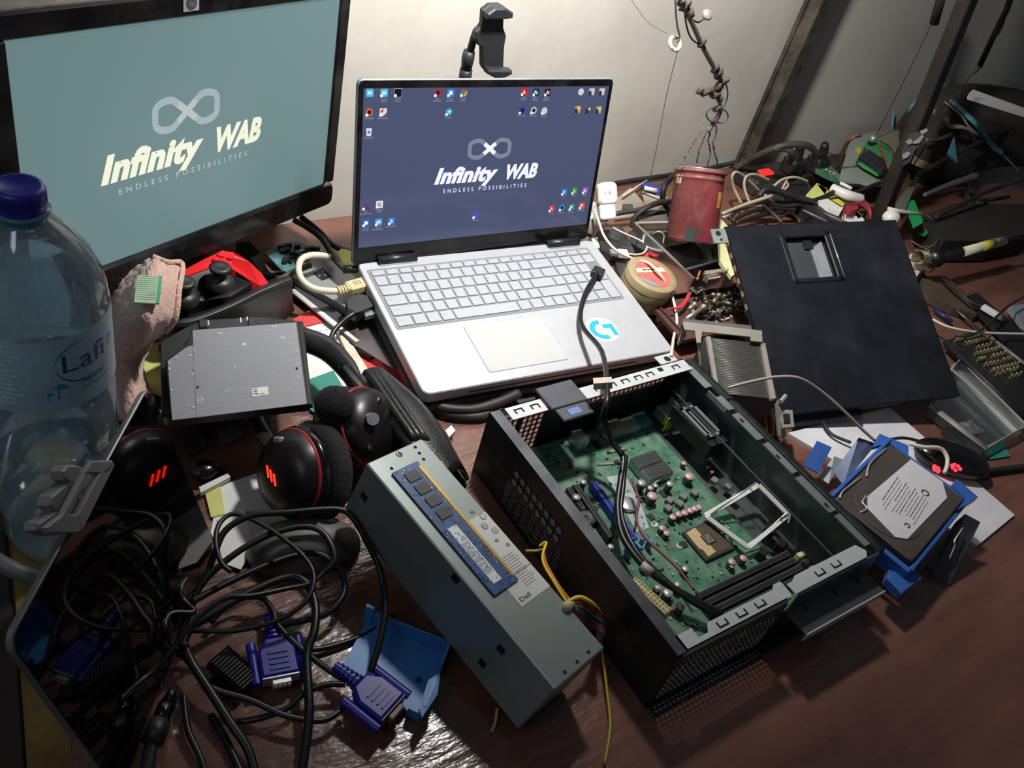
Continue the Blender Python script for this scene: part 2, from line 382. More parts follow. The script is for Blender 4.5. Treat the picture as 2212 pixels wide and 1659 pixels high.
# ------------------------------------------------------------------ laptop
FLc,FRc,BRc,BLc=V((.456,.595,.036)),V((.813,.558,.040)),V((.836,.786,.058)),V((.479,.823,.055))
lfr=frame(FLc,FRc-FLc,BLc-FLc); LW,LD=.359,.2295
lap=thing('laptop','open silver laptop with a dark blue Infinity WAB desktop, in the middle of the desk','laptop',lfr)
DECK=mat('silver_laptop_deck','#b9bbc0',.42,.35,var=.03,scale=40,dust='#9b9b9e',damt=.12,dscale=60)
b=MB(DECK); b.prism(rrect(LW,LD,.010),-.0165,0,b=.0012,sm=False)
b.box(.3,-.0003,-.010,.06,.0002,-.008,BLK); b.put('base',lap)
# keyboard
ktl=on(lfr,802,590); ktr=on(lfr,1255,536); kbr=on(lfr,1352,640); kbl=on(lfr,862,710)
kx0=(ktl[0]+kbl[0])/2-.001; kx1=(ktr[0]+kbr[0])/2+.0; ky0=(kbl[1]+kbr[1])/2; ky1=(ktl[1]+ktr[1])/2
b=MB(mat('keyboard_well','#7d8086',.6,.1,var=.03)); b.prism(rrect(kx1-kx0+.006,ky1-ky0+.006,.003,x=kx0-.003,y=ky0-.003),.0,.0004); b.put('keyboard_well',lap)
KEY=mat('silver_key','#a9abb1',.5,.15,var=.03); KSH=mat('key_side_shadow_gap','#5e6066',.6)
kw=(kx1-kx0); P1=kw/19.1; rows=[]
rows.append([(1.15)]+[1]*0+[(kw-1.15*P1)/P1/17]*17)
rows.append([1]+[1]*12+[1.9]+[1.03]*4)
rows.append([1.55]+[1]*12+[1.4]+[1.03]*4)
rows.append([1.75]+[1]*11+[2.2]+[1.03]*4)
rows.append([2.3]+[1]*10+[2.65]+[1.03]*3)
rows.append([1.2,1,1,1,5.0,1,1,.92,.92,.92]+[1.86,1.03])
hs=[.62]+[1]*5; U=(ky1-ky0)/sum(hs); y=ky1; legends=['Esc F1 F2 F3 F4 F5 F6 F7 F8 F9 F10 F11 F12 Del Home End PgUp PgDn','~ 1 2 3 4 5 6 7 8 9 0 - = Backspace Num / * -','Tab Q W E R T Y U I O P [ ] \\ 7 8 9 +','Caps A S D F G H J K L ; Enter 4 5 6','Shift Z X C V B N M , . / Shift 1 2 3','Ctrl Fn Win Alt  Alt Ctrl < ^ > 0 .']
KL=mat('key_legend','#8d9096',.5); KC={}
for ri,row in enumerate(rows):
    tot=sum(row); f=(kw/P1)/tot if ri not in (4,5,3) else (kw/P1-(1.03 if ri>=3 else 0))/tot; x=kx0; y-=hs[ri]*U; L=legends[ri].split(' ')
    for ki,k in enumerate(row):
        w_=k*f*P1; k_=(round(w_,4),round(hs[ri]*U,4)); g=.0028
        leg=L[ki] if ki<len(L) else ''
        b=MB(KEY); b.prism(rrect(w_-g,hs[ri]*U-g,.0012,2),.0004,.0017,b=.0003)
        if leg and not(ri==5 and ki==4): b.text(leg,.0015,hs[ri]*U*.45,min(.0021*len(leg),w_*.6),.0022,KL,z=.00175)
        b.put('key',lap,fr=T3(x+g/2,y+g/2,0)); x+=w_
    if ri in (3,4,5):
        pass
for yy,hh in ((y+2*U,2*U),(y,2*U)):
    b=MB(KEY); b.prism(rrect(1.03*P1-.0024,hh-.0024,.0012,2),.0004,.0017,b=.0003); b.put('key',lap,fr=T3(kx1-1.03*P1+.0012,yy+.0012,0))
tp=[on(lfr,*q) for q in ((1058,806),(1232,774),(1162,683),(1001,705))]
tx0=(tp[0][0]+tp[3][0])/2;tx1=(tp[1][0]+tp[2][0])/2;ty0=(tp[0][1]+tp[1][1])/2;ty1=(tp[2][1]+tp[3][1])/2
b=MB(mat('touchpad_rim','#8c8e92',.4,.4)); b.prism(rrect(tx1-tx0+.001,ty1-ty0+.001,.003,x=tx0-.0005,y=ty0-.0005),.0,.0003); b.prism(rrect(tx1-tx0,ty1-ty0,.003,x=tx0,y=ty0),.0003,.0006,mat('touchpad_glass','#b9bab9',.3,.1,var=.02)); b.put('touchpad',lap)
sx,sy=on(lfr,1302,712); sr=.0225
BLUE=mat('sticker_blue','#2aa3dd',.4,var=.03)
b=MB(mat('sticker_white','#dcdfe4',.35,var=.02)); b.prism(circ(sx,sy,sr,40),.0,.0003)
ring=circ(0,0,sr*.78,26,80,285)+circ(0,0,sr*.45,26,80,285)[::-1]
b.prism([(sx-.001+p[0],sy+p[1]) for p in ring],.0003,.0005,BLUE)
g=[(.02,.42),(.72,.42),(.72,-.55),(.42,-.55),(.42,.10),(.02,.10)]
b.prism([(sx+.002+p[0]*sr,sy-.001+p[1]*sr) for p in g],.0003,.0005,BLUE); b.put('round_sticker',lap,label='white round sticker with blue G emblem')
# lid: hinges on the base's rear edge
lo=V((.472,.819,.0529)); ldfr=frame(lo,V((.839,.796,.0529))-lo,V((.475,.869,.2757))-lo); lw,lh=.3675,.2283
loc=lfr.inverted()@ldfr
b=MB(mat('lid_silver_edge','#8e9093',.4,.5)); b.prism(rrect(lw,lh,.007),-.0062,-.0004,b=.001)
b.prism(rrect(lw-.003,lh-.002,.006,x=.0015,y=.001),-.0006,.0004,BLKG); lid=b.put('lid',lap,fr=loc,label='lid with black screen border')
dl=on(ldfr,776,530); dr=on(ldfr,1262,488); dt=on(ldfr,783,187); du=on(ldfr,1318,189)
x0=(dl[0]+dt[0])/2;x1=(dr[0]+du[0])/2;y0=(dl[1]+dr[1])/2;y1=(dt[1]+du[1])/2
dw,dh=x1-x0,y1-y0
disp=MB(glow('laptop_screen','#4c5472',.95,base='#0a0b10',rough=.12)).box(0,0,0,dw,dh,.0004).put('display',lap,fr=loc@T3(x0,y0,.0005))
def rel(q): a=on(ldfr,*q); return (a[0]-x0)/dw,(a[1]-y0)/dh
t0=rel((937,394));t1=rel((1158,383));s0=rel((1010,320));s1=rel((1103,320));s2=rel((1056,298));s3=rel((1056,343));g0=rel((957,411));g1=rel((1136,401))
WT=glow('screen_white','#f6f7ff',1.0); WG=glow('screen_grey','#b4b8c8',.9); WD=glow('screen_dimgrey','#8a90a4',.85)
wallpaper(disp,dw,dh,.0006,(t0[1]+t1[1])/2,t0[0],t1[0],s0[0],s1[0],s3[1],s2[1],(g0[1]+g1[1])/2,g0[0],g1[0],WT,WT,WD)
cg={}
def gl(c):
    if c not in cg: cg[c]=glow('icon_'+c.strip('#'),c,.9)
    return cg[c]
icons=[(798,200,'#4fc3f0','w',''),(829,200,'#4fc3f0','w','Control Panel'),(859,200,'#10131c','b','Command Prompt'),(797,242,'#f0663a','o','Everything'),(827,242,'#e8e2e6','r','Revo Uninst'),(796,285,'#dfe6ee','t','Recycle Bin'),
(945,200,'#c21f35','o','Opera GX Browser'),(973,200,'#2b8fe8','d','Firefox Develop..'),(1001,200,'#e8b13a','c','Google Chrome'),(969,241,'#2ba6e0','p','Telegram'),
(1132,198,'#d3232f','A','Adobe Acrobat'),(1157,199,'#12304c','Ps','Adobe Photosh..'),(1182,199,'#3a1511','Ai','Adobe Illustr..'),(1127,238,'#3b39b8','o','Camo Studio'),(1152,238,'#c9cbd2','O','OBS Studio'),(1175,239,'#d6d6da','x','Stremio'),
(1254,198,'#d8dbe2','x',''),(1277,198,'#d9c6cc','y',''),(1299,198,'#dccdc6','y',''),(1247,236,'#caa257','y',''),(1270,237,'#55575f','y',''),(1292,237,'#c0b070','y',''),
(1218,414,'#2f7fd6','W','Word'),(1240,412,'#2c9a5c','X','Excel'),(1263,411,'#b04fd0','N','OneNote'),(1191,450,'#d63c4c','A','Access'),(1213,448,'#2b96d8','O','Outlook'),(1234,447,'#25a07c','P','Publisher'),(1256,444,'#e85a3c','P','PowerPoint'),
(790,445,'#6a2e88','v','ECCA Gaming Headset'),(819,441,'#eceff4','G','Logitech G HUB'),(790,481,'#2a6bd8','d','EaseUS Partit..'),(817,479,'#3aa8e8','w','EaseUS Data Recovery ..'),(845,477,'#2287e0','3','3uTools(32b..'),(1027,464,'#5a4fd0','x','Discord')]
for px,py,c,k,cap in icons:
    u,v=rel((px,py)); s=.0046; b=MB(gl(c)); z=.0007
    if k in 'ocOpx': b.prism(circ(0,0,s,16),.0006,z)
    elif k=='v': b.prism([(-s,-s),(s,-s),(0,s)],.0006,z)
    elif k=='t': b.prism([(-s*.6,-s),(s*.6,-s),(s*.8,s),(-s*.8,s)],.0006,z)
    else: b.prism(rrect(2*s,2*s,.001,2,-s,-s),.0006,z)
    if k=='o' or k=='O': b.prism(circ(0,0,s*.55,14),z,z+.0001,gl('#1a1c28' if k!='O' else '#20222c'))
    if k=='c': b.prism(circ(0,0,s,8,30,150)+[(0,0)],z,z+.0001,gl('#d23a2e')); b.prism(circ(0,0,s,8,150,270)+[(0,0)],z,z+.0001,gl('#3a9a4e')); b.prism(circ(0,0,s*.45,12),z+.0001,z+.0002,gl('#3f7fe0'))
    if k=='b': b.prism(rrect(2*s+.001,2*s+.001,.001,2,-s-.0005,-s-.0005),.00055,.0006,WG)
    if k=='p': b.prism([(-s*.6,0),(s*.6,s*.5),(s*.2,-s*.6),(-s*.05,-s*.15)],z,z+.0001,WT)
    if k=='d': b.prism(circ(0,0,s*.55,12),z,z+.0001,WT)
    if k=='w': b.prism(rrect(s*1.2,s*.8,.0006,2,-s*.6,-s*.4),z,z+.0001,gl('#d8f0fa'))
    if k=='r': b.prism([(-s,0),(0,s),(0,0)],z,z+.0001,gl('#c23a48')); b.prism([(0,-s),(s,-s),(s,0)],z,z+.0001,gl('#55606e'))
    if k=='y': b.prism([(-s,-s),(s*.2,-s),(-s*.3,s*.4),(-s,s*.2)],z,z+.0001,gl('#30323c')); b.prism(circ(s*.3,s*.3,s*.4,10),z,z+.0001,gl('#e8d8d0'))
    if k=='t': b.prism(circ(0,0,s*.4,8),z,z+.0001,gl('#3a8fd0'))
    if k in ('Ps','Ai','A','W','X','N','P','G','3'): b.text(k,-s*.55,-s*.5,s*1.1 if len(k)>1 else s*.9,s*1.0,WT if k!='G' else gl('#15161c'),z=z+.0001,bold=.02)
    if cap and k!='t': b.prism(rrect(s*.7,s*.7,.0001,1,-s*1.05,-s*1.05),z+.0001,z+.0002,WT)
    if cap:
        ws=cap.split(' ',1) if len(cap)>11 else [cap]
        for i,t in enumerate(ws): l=min(len(t)*.00115,.017); b.text(t,-l/2,-s-.0030-i*.0026,l,.0016,WG,z=z)
    b.put('desktop_icon',disp,fr=T3(u*dw,v*dh,0))
for a in (860,1210):
    hx,hy=on(lfr,a,568 if a<1000 else 522)
    b=MB(mat('hinge_cover','#2a2b2e',.35,.3)); b.tube([(hx-.026,LD-.004,.003),(hx+.026,LD-.004,.003)],.0062,n=12,smooth=False); b.box(hx-.026,LD-.012,-.001,hx+.026,LD-.009,.0015,SHINY); b.put('hinge',lap)
# stand plate below the laptop
b=MB(BLK); b.X=lfr; b.prism(rrect(LW+.006,LD-.01,.006,x=-.002,y=-.004),-.030,-.0175,b=.002)
ob=b
for x in (.03,.33):
    q=lfr.inverted(); 
    for yy in (.03,.2):
        p=lfr@V((x,yy,-.029)); b.X=I4; b.cyl((p.x,p.y,0.0),(p.x,p.y,p.z),.012,n=12); b.X=lfr
b.put('laptop_stand',label='thin black laptop stand directly under the silver laptop',cat='laptop stand')
# ------------------------------------------------------------------ computer case lying on its side
CW,CD,CH=.29,.312,.088
cfr=frame((.472,.192,0),(.29,-.002,0))
case=thing('computer_case','open slim desktop computer case lying flat, motherboard and empty bays showing','computer case',cfr)
CBLK=mat('black_painted_steel','#141519',.42,.2,dust='#5a5f66',damt=.28,dscale=18)
CGRN=mat('grey_green_steel_interior','#56605e',.34,.5,var=.15,scale=14,dust='#7f8a83',damt=.5,dscale=9)
FLG=mat('bright_steel_flange','#c6cacc',.38,.25,var=.08,dust='#80847f',damt=.25)
HOLE=mat('dark_hole','#08080a',.9)
b=MB(CGRN); b.box(.002,.002,.0,CW-.002,CD-.002,.0035); b.put('floor_panel',case)
# left wall (outer face black, rim grey)
b=MB(CBLK); b.box(0,0,0,.0015,CD,CH-.001); b.box(0,0,CH-.0012,.0125,CD,CH,mat('grey_rim','#4e5257',.35,.5,dust='#8d9296',damt=.4)); b.box(.0105,0,CH-.014,.0125,CD,CH-.001)
for y in (.05,.10,.21,.26): b.box(-.0004,y,.045,.0002,y+.035,.0475,mat('vent_slit','#33363a',.5))
b.put('left_wall',case)
b=MB(INK.copy() if False else mat('label_print_grey','#767a80',.6)); b.m=mat('label_print_grey','#767a80',.6)
rg=random.Random(5)
lab=frame((0,.0,0),(0,-1,0),(0,0,1))
lt=T3(-.0006,0,0)
for k in range(16):
    y=.245-.011*(k%8); z=.060-.012*(k//8); q=circ(0,0,.0042,10)
    b.add([(-.0007,y+p[0],z+p[1]) for p in q],[tuple(range(10))])
for k in range(7):
    for j in range(9):
        y=.255-.0115*j-.002*rg.random(); z=.040-.005*k; b.add([(-.0007,y,z),(-.0007,y-.009*rg.random()-.002,z),(-.0007,y-.009,z+.0018),(-.0007,y,z+.0018)],[(0,1,2,3)])
b.put('regulatory_label',case,label='faint grey printed regulatory label on the black side')
# right wall: double lip with notches
b=MB(CGRN); b.box(CW-.0015,0,0,CW,CD,CH-.004); b.box(CW-.030,.015,CH-.030,CW-.0285,CD-.02,CH-.028)
b.box(CW-.006,0,CH-.006,CW,CD,CH-.003,CBLK); b.box(CW,0,.0,CW+.008,CD,CH-.002,CBLK,b=.001)
LIP=mat('lip_steel','#9aa09f',.34,.6,var=.1,dust='#5b615e',damt=.35)
for k,(y0,y1) in enumerate(((.012,.055),(.060,.112),(.118,.165),(.172,.215),(.222,.245),(.262,.300))): b.box(CW-.013-.002*(k%2),y0,CH-.004,CW-.004,y1,CH-.0025,LIP)
for y in (.066,.14,.2): b.box(CW-.012,y,CH-.0024,CW-.009,y+.006,CH-.0018,HOLE)
b.box(CW-.014,.225,CH-.010,CW-.0125,.258,CH-.003,LIP); b.box(CW-.03,.285-.03,.03,CW-.028,.29,.05,LIP)
b.put('right_wall',case)
# rear wall with vents, top flange
b=MB(CBLK)
def grid(b,x0,x1,z0,z1,y,nx,nz,w,m=None,t=.0012):
    for i in range(nx+1): x=x0+(x1-x0)*i/nx; b.box(x-w/2,y,z0,x+w/2,y+t,z1,m)
    for k in range(nz+1): z=z0+(z1-z0)*k/nz; b.box(x0,y,z-w/2,x1,y+t,z+w/2,m)
y=CD-.0012
b.box(.0,y,0,.016,CD,CH); b.box(.0,y,0,CW,CD,.006); b.box(.080,y,0,.12,CD,.070)
grid(b,.016,.044,.008,.070,y,4,8,.0016); b.box(.044,y,.005,.050,CD,.07); grid(b,.050,.080,.008,.070,y,4,8,.0016)
b.box(.12,y,0,.268,CD,.045); grid(b,.125,.262,.056,.078,y,19,3,.0014); b.box(.262,y,0,CW,CD,CH-.004); b.box(.118,y,.045,.268,CD,.054); b.box(.10,y,.07,.28,CD,CH-.006)if False else None
b.put('rear_panel',case)
b=MB(FLG); b.box(.018,CD-.019,CH-.0012,.064,CD,CH); b.box(.118,CD-.019,CH-.0012,CW-.010,CD,CH)
b.box(CW-.045,CD-.001,CH-.0012,CW-.018,CD+.014,CH); b.prism(circ(CW-.030,CD+.006,.0045,14),CH,CH+.0002,HOLE)
b.box(.018,CD-.0015,CH-.012,.064,CD,CH); b.box(.118,CD-.0015,CH-.009,CW-.010,CD,CH)
for x in (.026,.047,.135,.155,.175,.195,.213,.255):
    for a in ((0,0,.011,.0018),(0,-.005,.0018,0),(.0092,-.005,.011,0)): b.box(x+a[0],CD-.008+a[1],CH,x+a[2],CD-.008+a[3],CH+.0003,HOLE)
b.box(.234,CD-.010,CH,.241,CD-.004,CH+.0003,HOLE); b.put('rear_flange',case,label='bright slotted steel flange')
b=MB(mat('grey_latch_plate','#5b5e66',.35,.5)); b.box(.066,CD-.022,CH-.001,.116,CD+.012,CH+.003,b=.001); b.box(.070,CD-.040,CH-.002,.112,CD-.022,CH+.0015,b=.001)
b.box(.082,CD-.036,CH+.0015,.098,CD-.027,CH+.002,mat('latch_blue','#5d73a8',.5)); b.put('release_latch',case)
# front wall, flange, grille and lower ledge
b=MB(CBLK); b.box(0,0,0,CW,.0012,.010); b.box(0,-.001,0,.006,.0012,CH-.004); b.box(.148,0,0,CW,.0012,CH-.03); 
b.box(0,-.012,0,CW+.004,-.0005,.003,b=.001); b.put('front_panel',case)
b=MB(mat('grille_steel','#3c3e3c',.4,.6,var=.25,dust='#8e9088',damt=.5,dscale=60)); nx,nz=26,10
for i in range(nx+1):
    x=.006+.142*i/nx; b.box(x-.0009,-.001,.006,x+.0009,0,CH-.012)
for k in range(nz+1):
    z=.006+(CH-.018)*k/nz; b.box(.006,-.0012,z-.0009,.148,0,z+.0009)
b.put('front_grille',case,label='perforated steel grille')
b=MB(FLG); b.box(.010,0,CH-.0012,.030,.016,CH); b.prism([(.030,0),(.140,0),(.150,.002),(.150,.018),(.140,.018),(.136,.014),(.048,.014),(.042,.006),(.030,.006)],CH-.0012,CH)
b.prism([(.152,0),(.262,0),(.268,.006),(.262,.016),(.168,.016),(.160,.012),(.152,.012)],CH+.001,CH+.0022)
b.box(.01,0,CH-.012,.148,.0012,CH)
for x in (.055,.080,.105,.190,.215):
    z=CH if x<.15 else CH+.0022
    for a in ((0,.004,.0125,.0058),(0,.0058,.0018,.0105),(.0107,.0058,.0125,.0105)): b.box(x+a[0],a[1],z,x+a[2],a[3],z+.0003,HOLE)
b.put('front_flange',case,label='bright slotted steel flange')
b=MB(mat('ledge_steel','#5e6160',.4,.5,var=.12,dust='#3c3a38',damt=.5)); b.box(.158,-.028,CH-.032,.282,-.001,CH-.030); b.box(.158,-.0295,CH-.040,.282,-.028,CH-.029,FLG); b.box(.158,-.002,CH-.032,.282,0,CH)
for x in (.18,.225,.262): b.box(x,-.010,CH-.0302,x+.003,-.003,CH-.0296,HOLE)
b.put('drive_ledge',case)
# motherboard
MBZ=.012
bf=cfr@T3(0,0,MBZ)
mbd=MB(PCBG); cor=ons(bf,((1529,1000),(1692,1187)))
mbx=.238; mbd.prism([(.016,.012),(mbx+.02,.012),(mbx+.02,.060),(mbx,.075),(mbx,CD-.006),(.016,CD-.006)],-.0016,0)
mb=mbd.put('motherboard',case,fr=T3(0,0,MBZ))
COMP=mat('chip_black','#1c1d1f',.5); TIN=mat('solder_silver','#b7bab4',.4,.6); TRC=mat('board_light_trace','#5d8a6c',.5,var=.3,scale=60); GRY=mat('choke_grey','#6f726c',.6)
b=MB(COMP); rg=random.Random(11)
for k in range(420):
    x=.02+rg.random()*(mbx-.03); y=.015+rg.random()*(CD-.03); s=.0010+.0016*rg.random(); t=s*(1+rg.random()); m=rg.choice([COMP,TIN,GRY,COMP,TRC,mat('cap_tan','#8a7350',.5)])
    if rg.random()<.5:s,t=t,s
    b.box(x,y,0,x+s,y+t,.0008+.0008*rg.random(),m)
for k in range(26):
    x=.02+rg.random()*(mbx-.04); y=.02+rg.random()*(CD-.05); s=.004+.006*rg.random(); b.box(x,y,0,x+s,y+s*(.7+.6*rg.random()),.0014,COMP)
for k in range(60):
    x=.02+rg.random()*(mbx-.05); y=.02+rg.random()*(CD-.05); b.box(x,y,.0001,x+.02*rg.random()+.003,y+.0006,.0003,TRC)
b.put('surface_components',mb,kind='stuff')
# cpu socket
def onb(q,z=0): return on(bf,q[0],q[1],z)
c=[onb(q,.004) for q in ((1470,1142),(1540,1126),(1592,1190),(1519,1210))]
cx=sum(p[0] for p in c)/4; cy=sum(p[1] for p in c)/4
b=MB(mat('socket_plastic','#3a3330',.5)); b.box(cx-.022,cy-.021,0,cx+.022,cy+.021,.0045,b=.0012); b.box(cx-.018,cy-.017,.0045,cx+.018,cy+.017,.0047,mat('socket_pins','#5b4a3c',.45,.3,var=.2,scale=900))
b.prism([(cx-.019,cy+.017),(cx-.004,cy+.019),(cx-.004,cy-.016),(cx-.017,cy-.018),(cx-.0165,cy-.008),(cx-.0195,cy-.006)],.0047,.0052,mat('socket_tan_pins','#bda57c',.5,.2,var=.2,scale=900))
b.box(cx-.007,cy-.006,.0052,cx+.007,cy+.007,.0056,COMP)
for k in range(5): b.box(cx-.005,cy-.004+k*.0022,.0056,cx+.005,cy-.003+k*.0022,.0059,TIN)
b.put('cpu_socket',mb)
# raised socket load frame and lever
a0=onb((1525,1112),.012);a1=onb((1620,1178),.016);a2=onb((1703,1112),.03);a3=onb((1640,1045),.03)
b=MB(SHINY); r0=.0022
MF=mat('frame_steel','#b4b5b3',.5,.25); q=[(a0[0],a0[1],.010),(a1[0],a1[1],.012),(a2[0],a2[1],.030),(a3[0],a3[1],.028)]
def bar(b,p,q_,w,t,m=None):
    p,q_=V(p),V(q_); f=frame(p,q_-p,V((0,0,1)).cross(q_-p)); b.box(0,-w/2,-t/2,(q_-p).length,w/2,t/2,m,M=f)
for i in range(4): bar(b,q[i],q[(i+1)%4],.0066 if i!=1 else .0050,.0016,MF)
b.put('socket_load_frame',mb)
l0=onb((1535,1112),.012); l1=onb((1634,1042),.045); l2=onb((1612,1180),.008); l3=onb((1705,1105),.035); l4=onb((1703,1128),.03)
b=MB(SHINY); b.tube([(l0[0],l0[1],.012),(l1[0],l1[1],.045)],.0011,smooth=False); b.tube([(l2[0],l2[1],.008),((l2[0]+l3[0])/2,(l2[1]+l3[1])/2,.018),(l3[0],l3[1],.035),(l4[0]+.002,l4[1],.026)],.0011)
for k in range(14): x=cx+.023+.012*rg.random(); y=cy-.018+.04*rg.random(); b.ball((x,y,.002+.004*rg.random()),.0022,n=6,k=4)
b.put('socket_lever',mb)
# chipset heatsink
h=[onb(q,.010) for q in ((1367,995),(1410,982),(1450,1022),(1400,1040))]; hx=sum(p[0] for p in h)/4;hy=sum(p[1] for p in h)/4
b=MB(mat('heatsink_aluminium','#a5a8aa',.3,.8)); b.box(hx-.018,hy-.018,.002,hx+.018,hy+.018,.006); 
for k in range(14): x=hx-.018+k*.036/13.5; b.box(x,hy-.018,.006,x+.0011,hy-.001,.015); b.box(x,hy+.001,.006,x+.0011,hy+.018,.015)
b.tube([(hx-.02,hy-.021,.006),(hx+.02,hy-.014,.009)],.0008,m=SHINY,smooth=False); b.put('chipset_heatsink',mb)
# expansion slots
def slot(p,q,w,h,m,nm,lbl=None):
    p=onb(p,h);q=onb(q,h); p=V((p[0],p[1],0));q=V((q[0],q[1],0)); f=frame(p,q-p); L=(q-p).length; b=MB(m)
    b.box(0,-w/2,0,L,w/2,h,b=.0006); b.box(.003,-.0007,h,L-.003,.0007,h+.0002,HOLE); return b.put(nm,mb,fr=f,label=lbl)
slot((1283,1040),(1372,1165),.0085,.011,mat('slot_blue','#26389a',.4),'expansion_slot','blue card slot')
slot((1243,1045),(1322,1160),.0075,.010,BLK,'expansion_slot'); slot((1228,1052),(1262,1100),.0065,.009,BLK,'expansion_slot')
b=MB(mat('blue_clip','#4d82b8',.4)); p=onb((1375,1168),.012); 
for k in range(7): b.box(p[0]-.018+k*.005,p[1]-.010+.004*(k%3),0,p[0]-.014+k*.005,p[1]-.004+.005*(k%2),.014-.002*(k%2),b=.0006)
b.put('slot_clip',mb,label='light blue retaining clip')
# dusty white patch around the battery
b=MB(mat('dusty_board_patch','#9aa2a4',.7,var=.2,scale=70)); b.prism(ons(bf,((1310,1030),(1350,1025),(1385,1090),(1402,1140),(1375,1150),(1340,1085)),.0002),.0001,.0004); b.put('dusty_area',mb)
p=onb((1357,1088),.004); MB(SHINY).lathe([(.0,.004),(.0095,.004),(.010,.0036),(.010,0)],24).put('coin_battery',mb,fr=T3(p[0],p[1],.001))
p=onb((1268,1120),.006); b=MB(mat('buzzer','#3f4142',.5)); b.lathe([(.0,.008),(.001,.008),(.001,.0085),(.0095,.0085),(.0098,.0075),(.0098,0)],20); b.put('buzzer',mb,fr=T3(p[0],p[1],0))
# capacitors
CAPS=mat('capacitor_sleeve','#3a3a3c',.5); CT=mat('capacitor_top','#c9c9c6',.35,.5); CP=mat('capacitor_pink_top','#c9a3a2',.45,.2)
pos=[(1261,1040,.0035,.012,CT),(1246,1073,.0042,.012,CT),(1387,1042,.0048,.014,CT),(1406,1053,.0035,.012,CT),(1417,1048,.003,.010,CT),(1448,1044,.0042,.014,CT),(1490,1028,.0055,.012,CP),(1410,1070,.0060,.012,CP),
(1454,1116,.004,.009,CP),(1467,1110,.004,.009,CP),(1480,1107,.004,.009,CP),(1492,1102,.004,.009,CP),(1502,1098,.004,.009,CP),(1511,1095,.004,.009,CP),(1431,1140,.0038,.008,CP),(1441,1151,.0038,.008,CP),
(1582,1213,.0042,.010,CP),(1607,1205,.0042,.010,CP),(1583,1222,.003,.008,CT),(1320,1180,.0035,.011,CT),(1478,1000,.003,.008,CP),(1395,1218,.0035,.012,CT),(1422,1270,.0042,.012,CT),(1444,1280,.0052,.010,CT),(1482,1228,.004,.010,CT),(1465,1262,.0035,.012,CT),(1472,1310,.004,.012,CP),(1530,1008,.0025,.006,CP),(1538,1018,.0025,.006,CP)]
for x,y,r_,h_,m in pos:
    p=onb((x,y),h_); b=MB(CAPS); b.lathe([(r_,0),(r_,h_*.86),(r_*.9,h_*.88)],14,caps=False); b.lathe([(r_*1.0,h_*.88),(r_*.95,h_),(0,h_)],14,m=m); b.put('capacitor',mb,fr=T3(p[0],p[1],0))
for x,y in ((1448,1078),(1478,1070),(1502,1062),(1445,1095),(1470,1085),(1545,1035),(1575,1048),(1590,1070)):
    p=onb((x,y),.006); MB(GRY).box(-.0045,-.004,0,.0045,.004,.006,b=.0008).put('choke',mb,fr=T3(p[0],p[1],0)@RZ(.3))
for x,y in ((1415,1132),(1470,1178)):
    p=onb((x,y),.001); b=MB(TIN); b.lathe([(.0045,0),(.0045,.0008),(.0022,.0008),(.0022,.0003),(0,.0003)],16); b.put('mounting_hole',mb,fr=T3(p[0],p[1],0))
# 24 pin power socket
p=V((*onb((1368,1250),.022),0)); q=V((*onb((1446,1322),.022),0)); f=frame(p,q-p); L=(q-p).length
b=MB(mat('ivory_plastic','#cbbd8a',.5)); b.box(0,-.0055,0,L,.0055,.022,b=.0006)
for k in range(12):
    for s in (-1,1): x=L*(k+.5)/12; b.box(x-L*.031,s*.0026-.0018,.0220,x+L*.031,s*.0026+.0018,.0223,mat('socket_hole_tan','#7c7048',.6))
b.put('power_socket',mb,fr=f,label='ivory 24-hole power socket')
# memory slots
A,Bq=V((*onb((1508,1288),.010),0)),V((*onb((1708,1192),.010),0)); f=frame(A,Bq-A); L=(Bq-A).length
for k in range(4):
    b=MB(BLK); y=-k*.0098; b.box(0,y-.0034,0,L,y+.0034,.0095,b=.0006); b.box(.004,y-.0007,.0095,L-.004,y+.0007,.0098,HOLE); b.box(.003,y+.0026,.0094,L-.003,y+.0034,.0099,mat('slot_edge','#5a5a5e',.35))
    yel=k in(1,3); b.box(L-.002,y-.0030,0,L+.008,y+.0030,.017,mat('ivory_clip','#cfc391',.5) if yel else BLK,b=.001)
    b.put('memory_slot',mb,fr=f)
for x,y,s in ((1668,1138,.008),(1690,1172,.006),(1650,1190,.006)):
    p=onb((x,y),.012); MB(BLK).box(-s,-s*.8,0,s,s*.8,.013,b=.001).put('header_connector',mb,fr=T3(p[0],p[1],0)@RZ(.4))
# rear port shells
for x,y,w_,h_,m in ((1255,940,.014,.016,SHINY),(1322,918,.030,.014,mat('port_tan','#9a9280',.4,.4)),(1345,900,.030,.010,SHINY),(1440,884,.016,.016,SHINY),(1385,900,.020,.012,mat('port_teal','#2b6f78',.4))):
    p=on(bf,x,y,h_); MB(m).box(-w_/2,-.010,0,w_/2,.010,h_,b=.001).put('rear_port',mb,fr=T3(p[0],min(p[1],CD-.02),0))
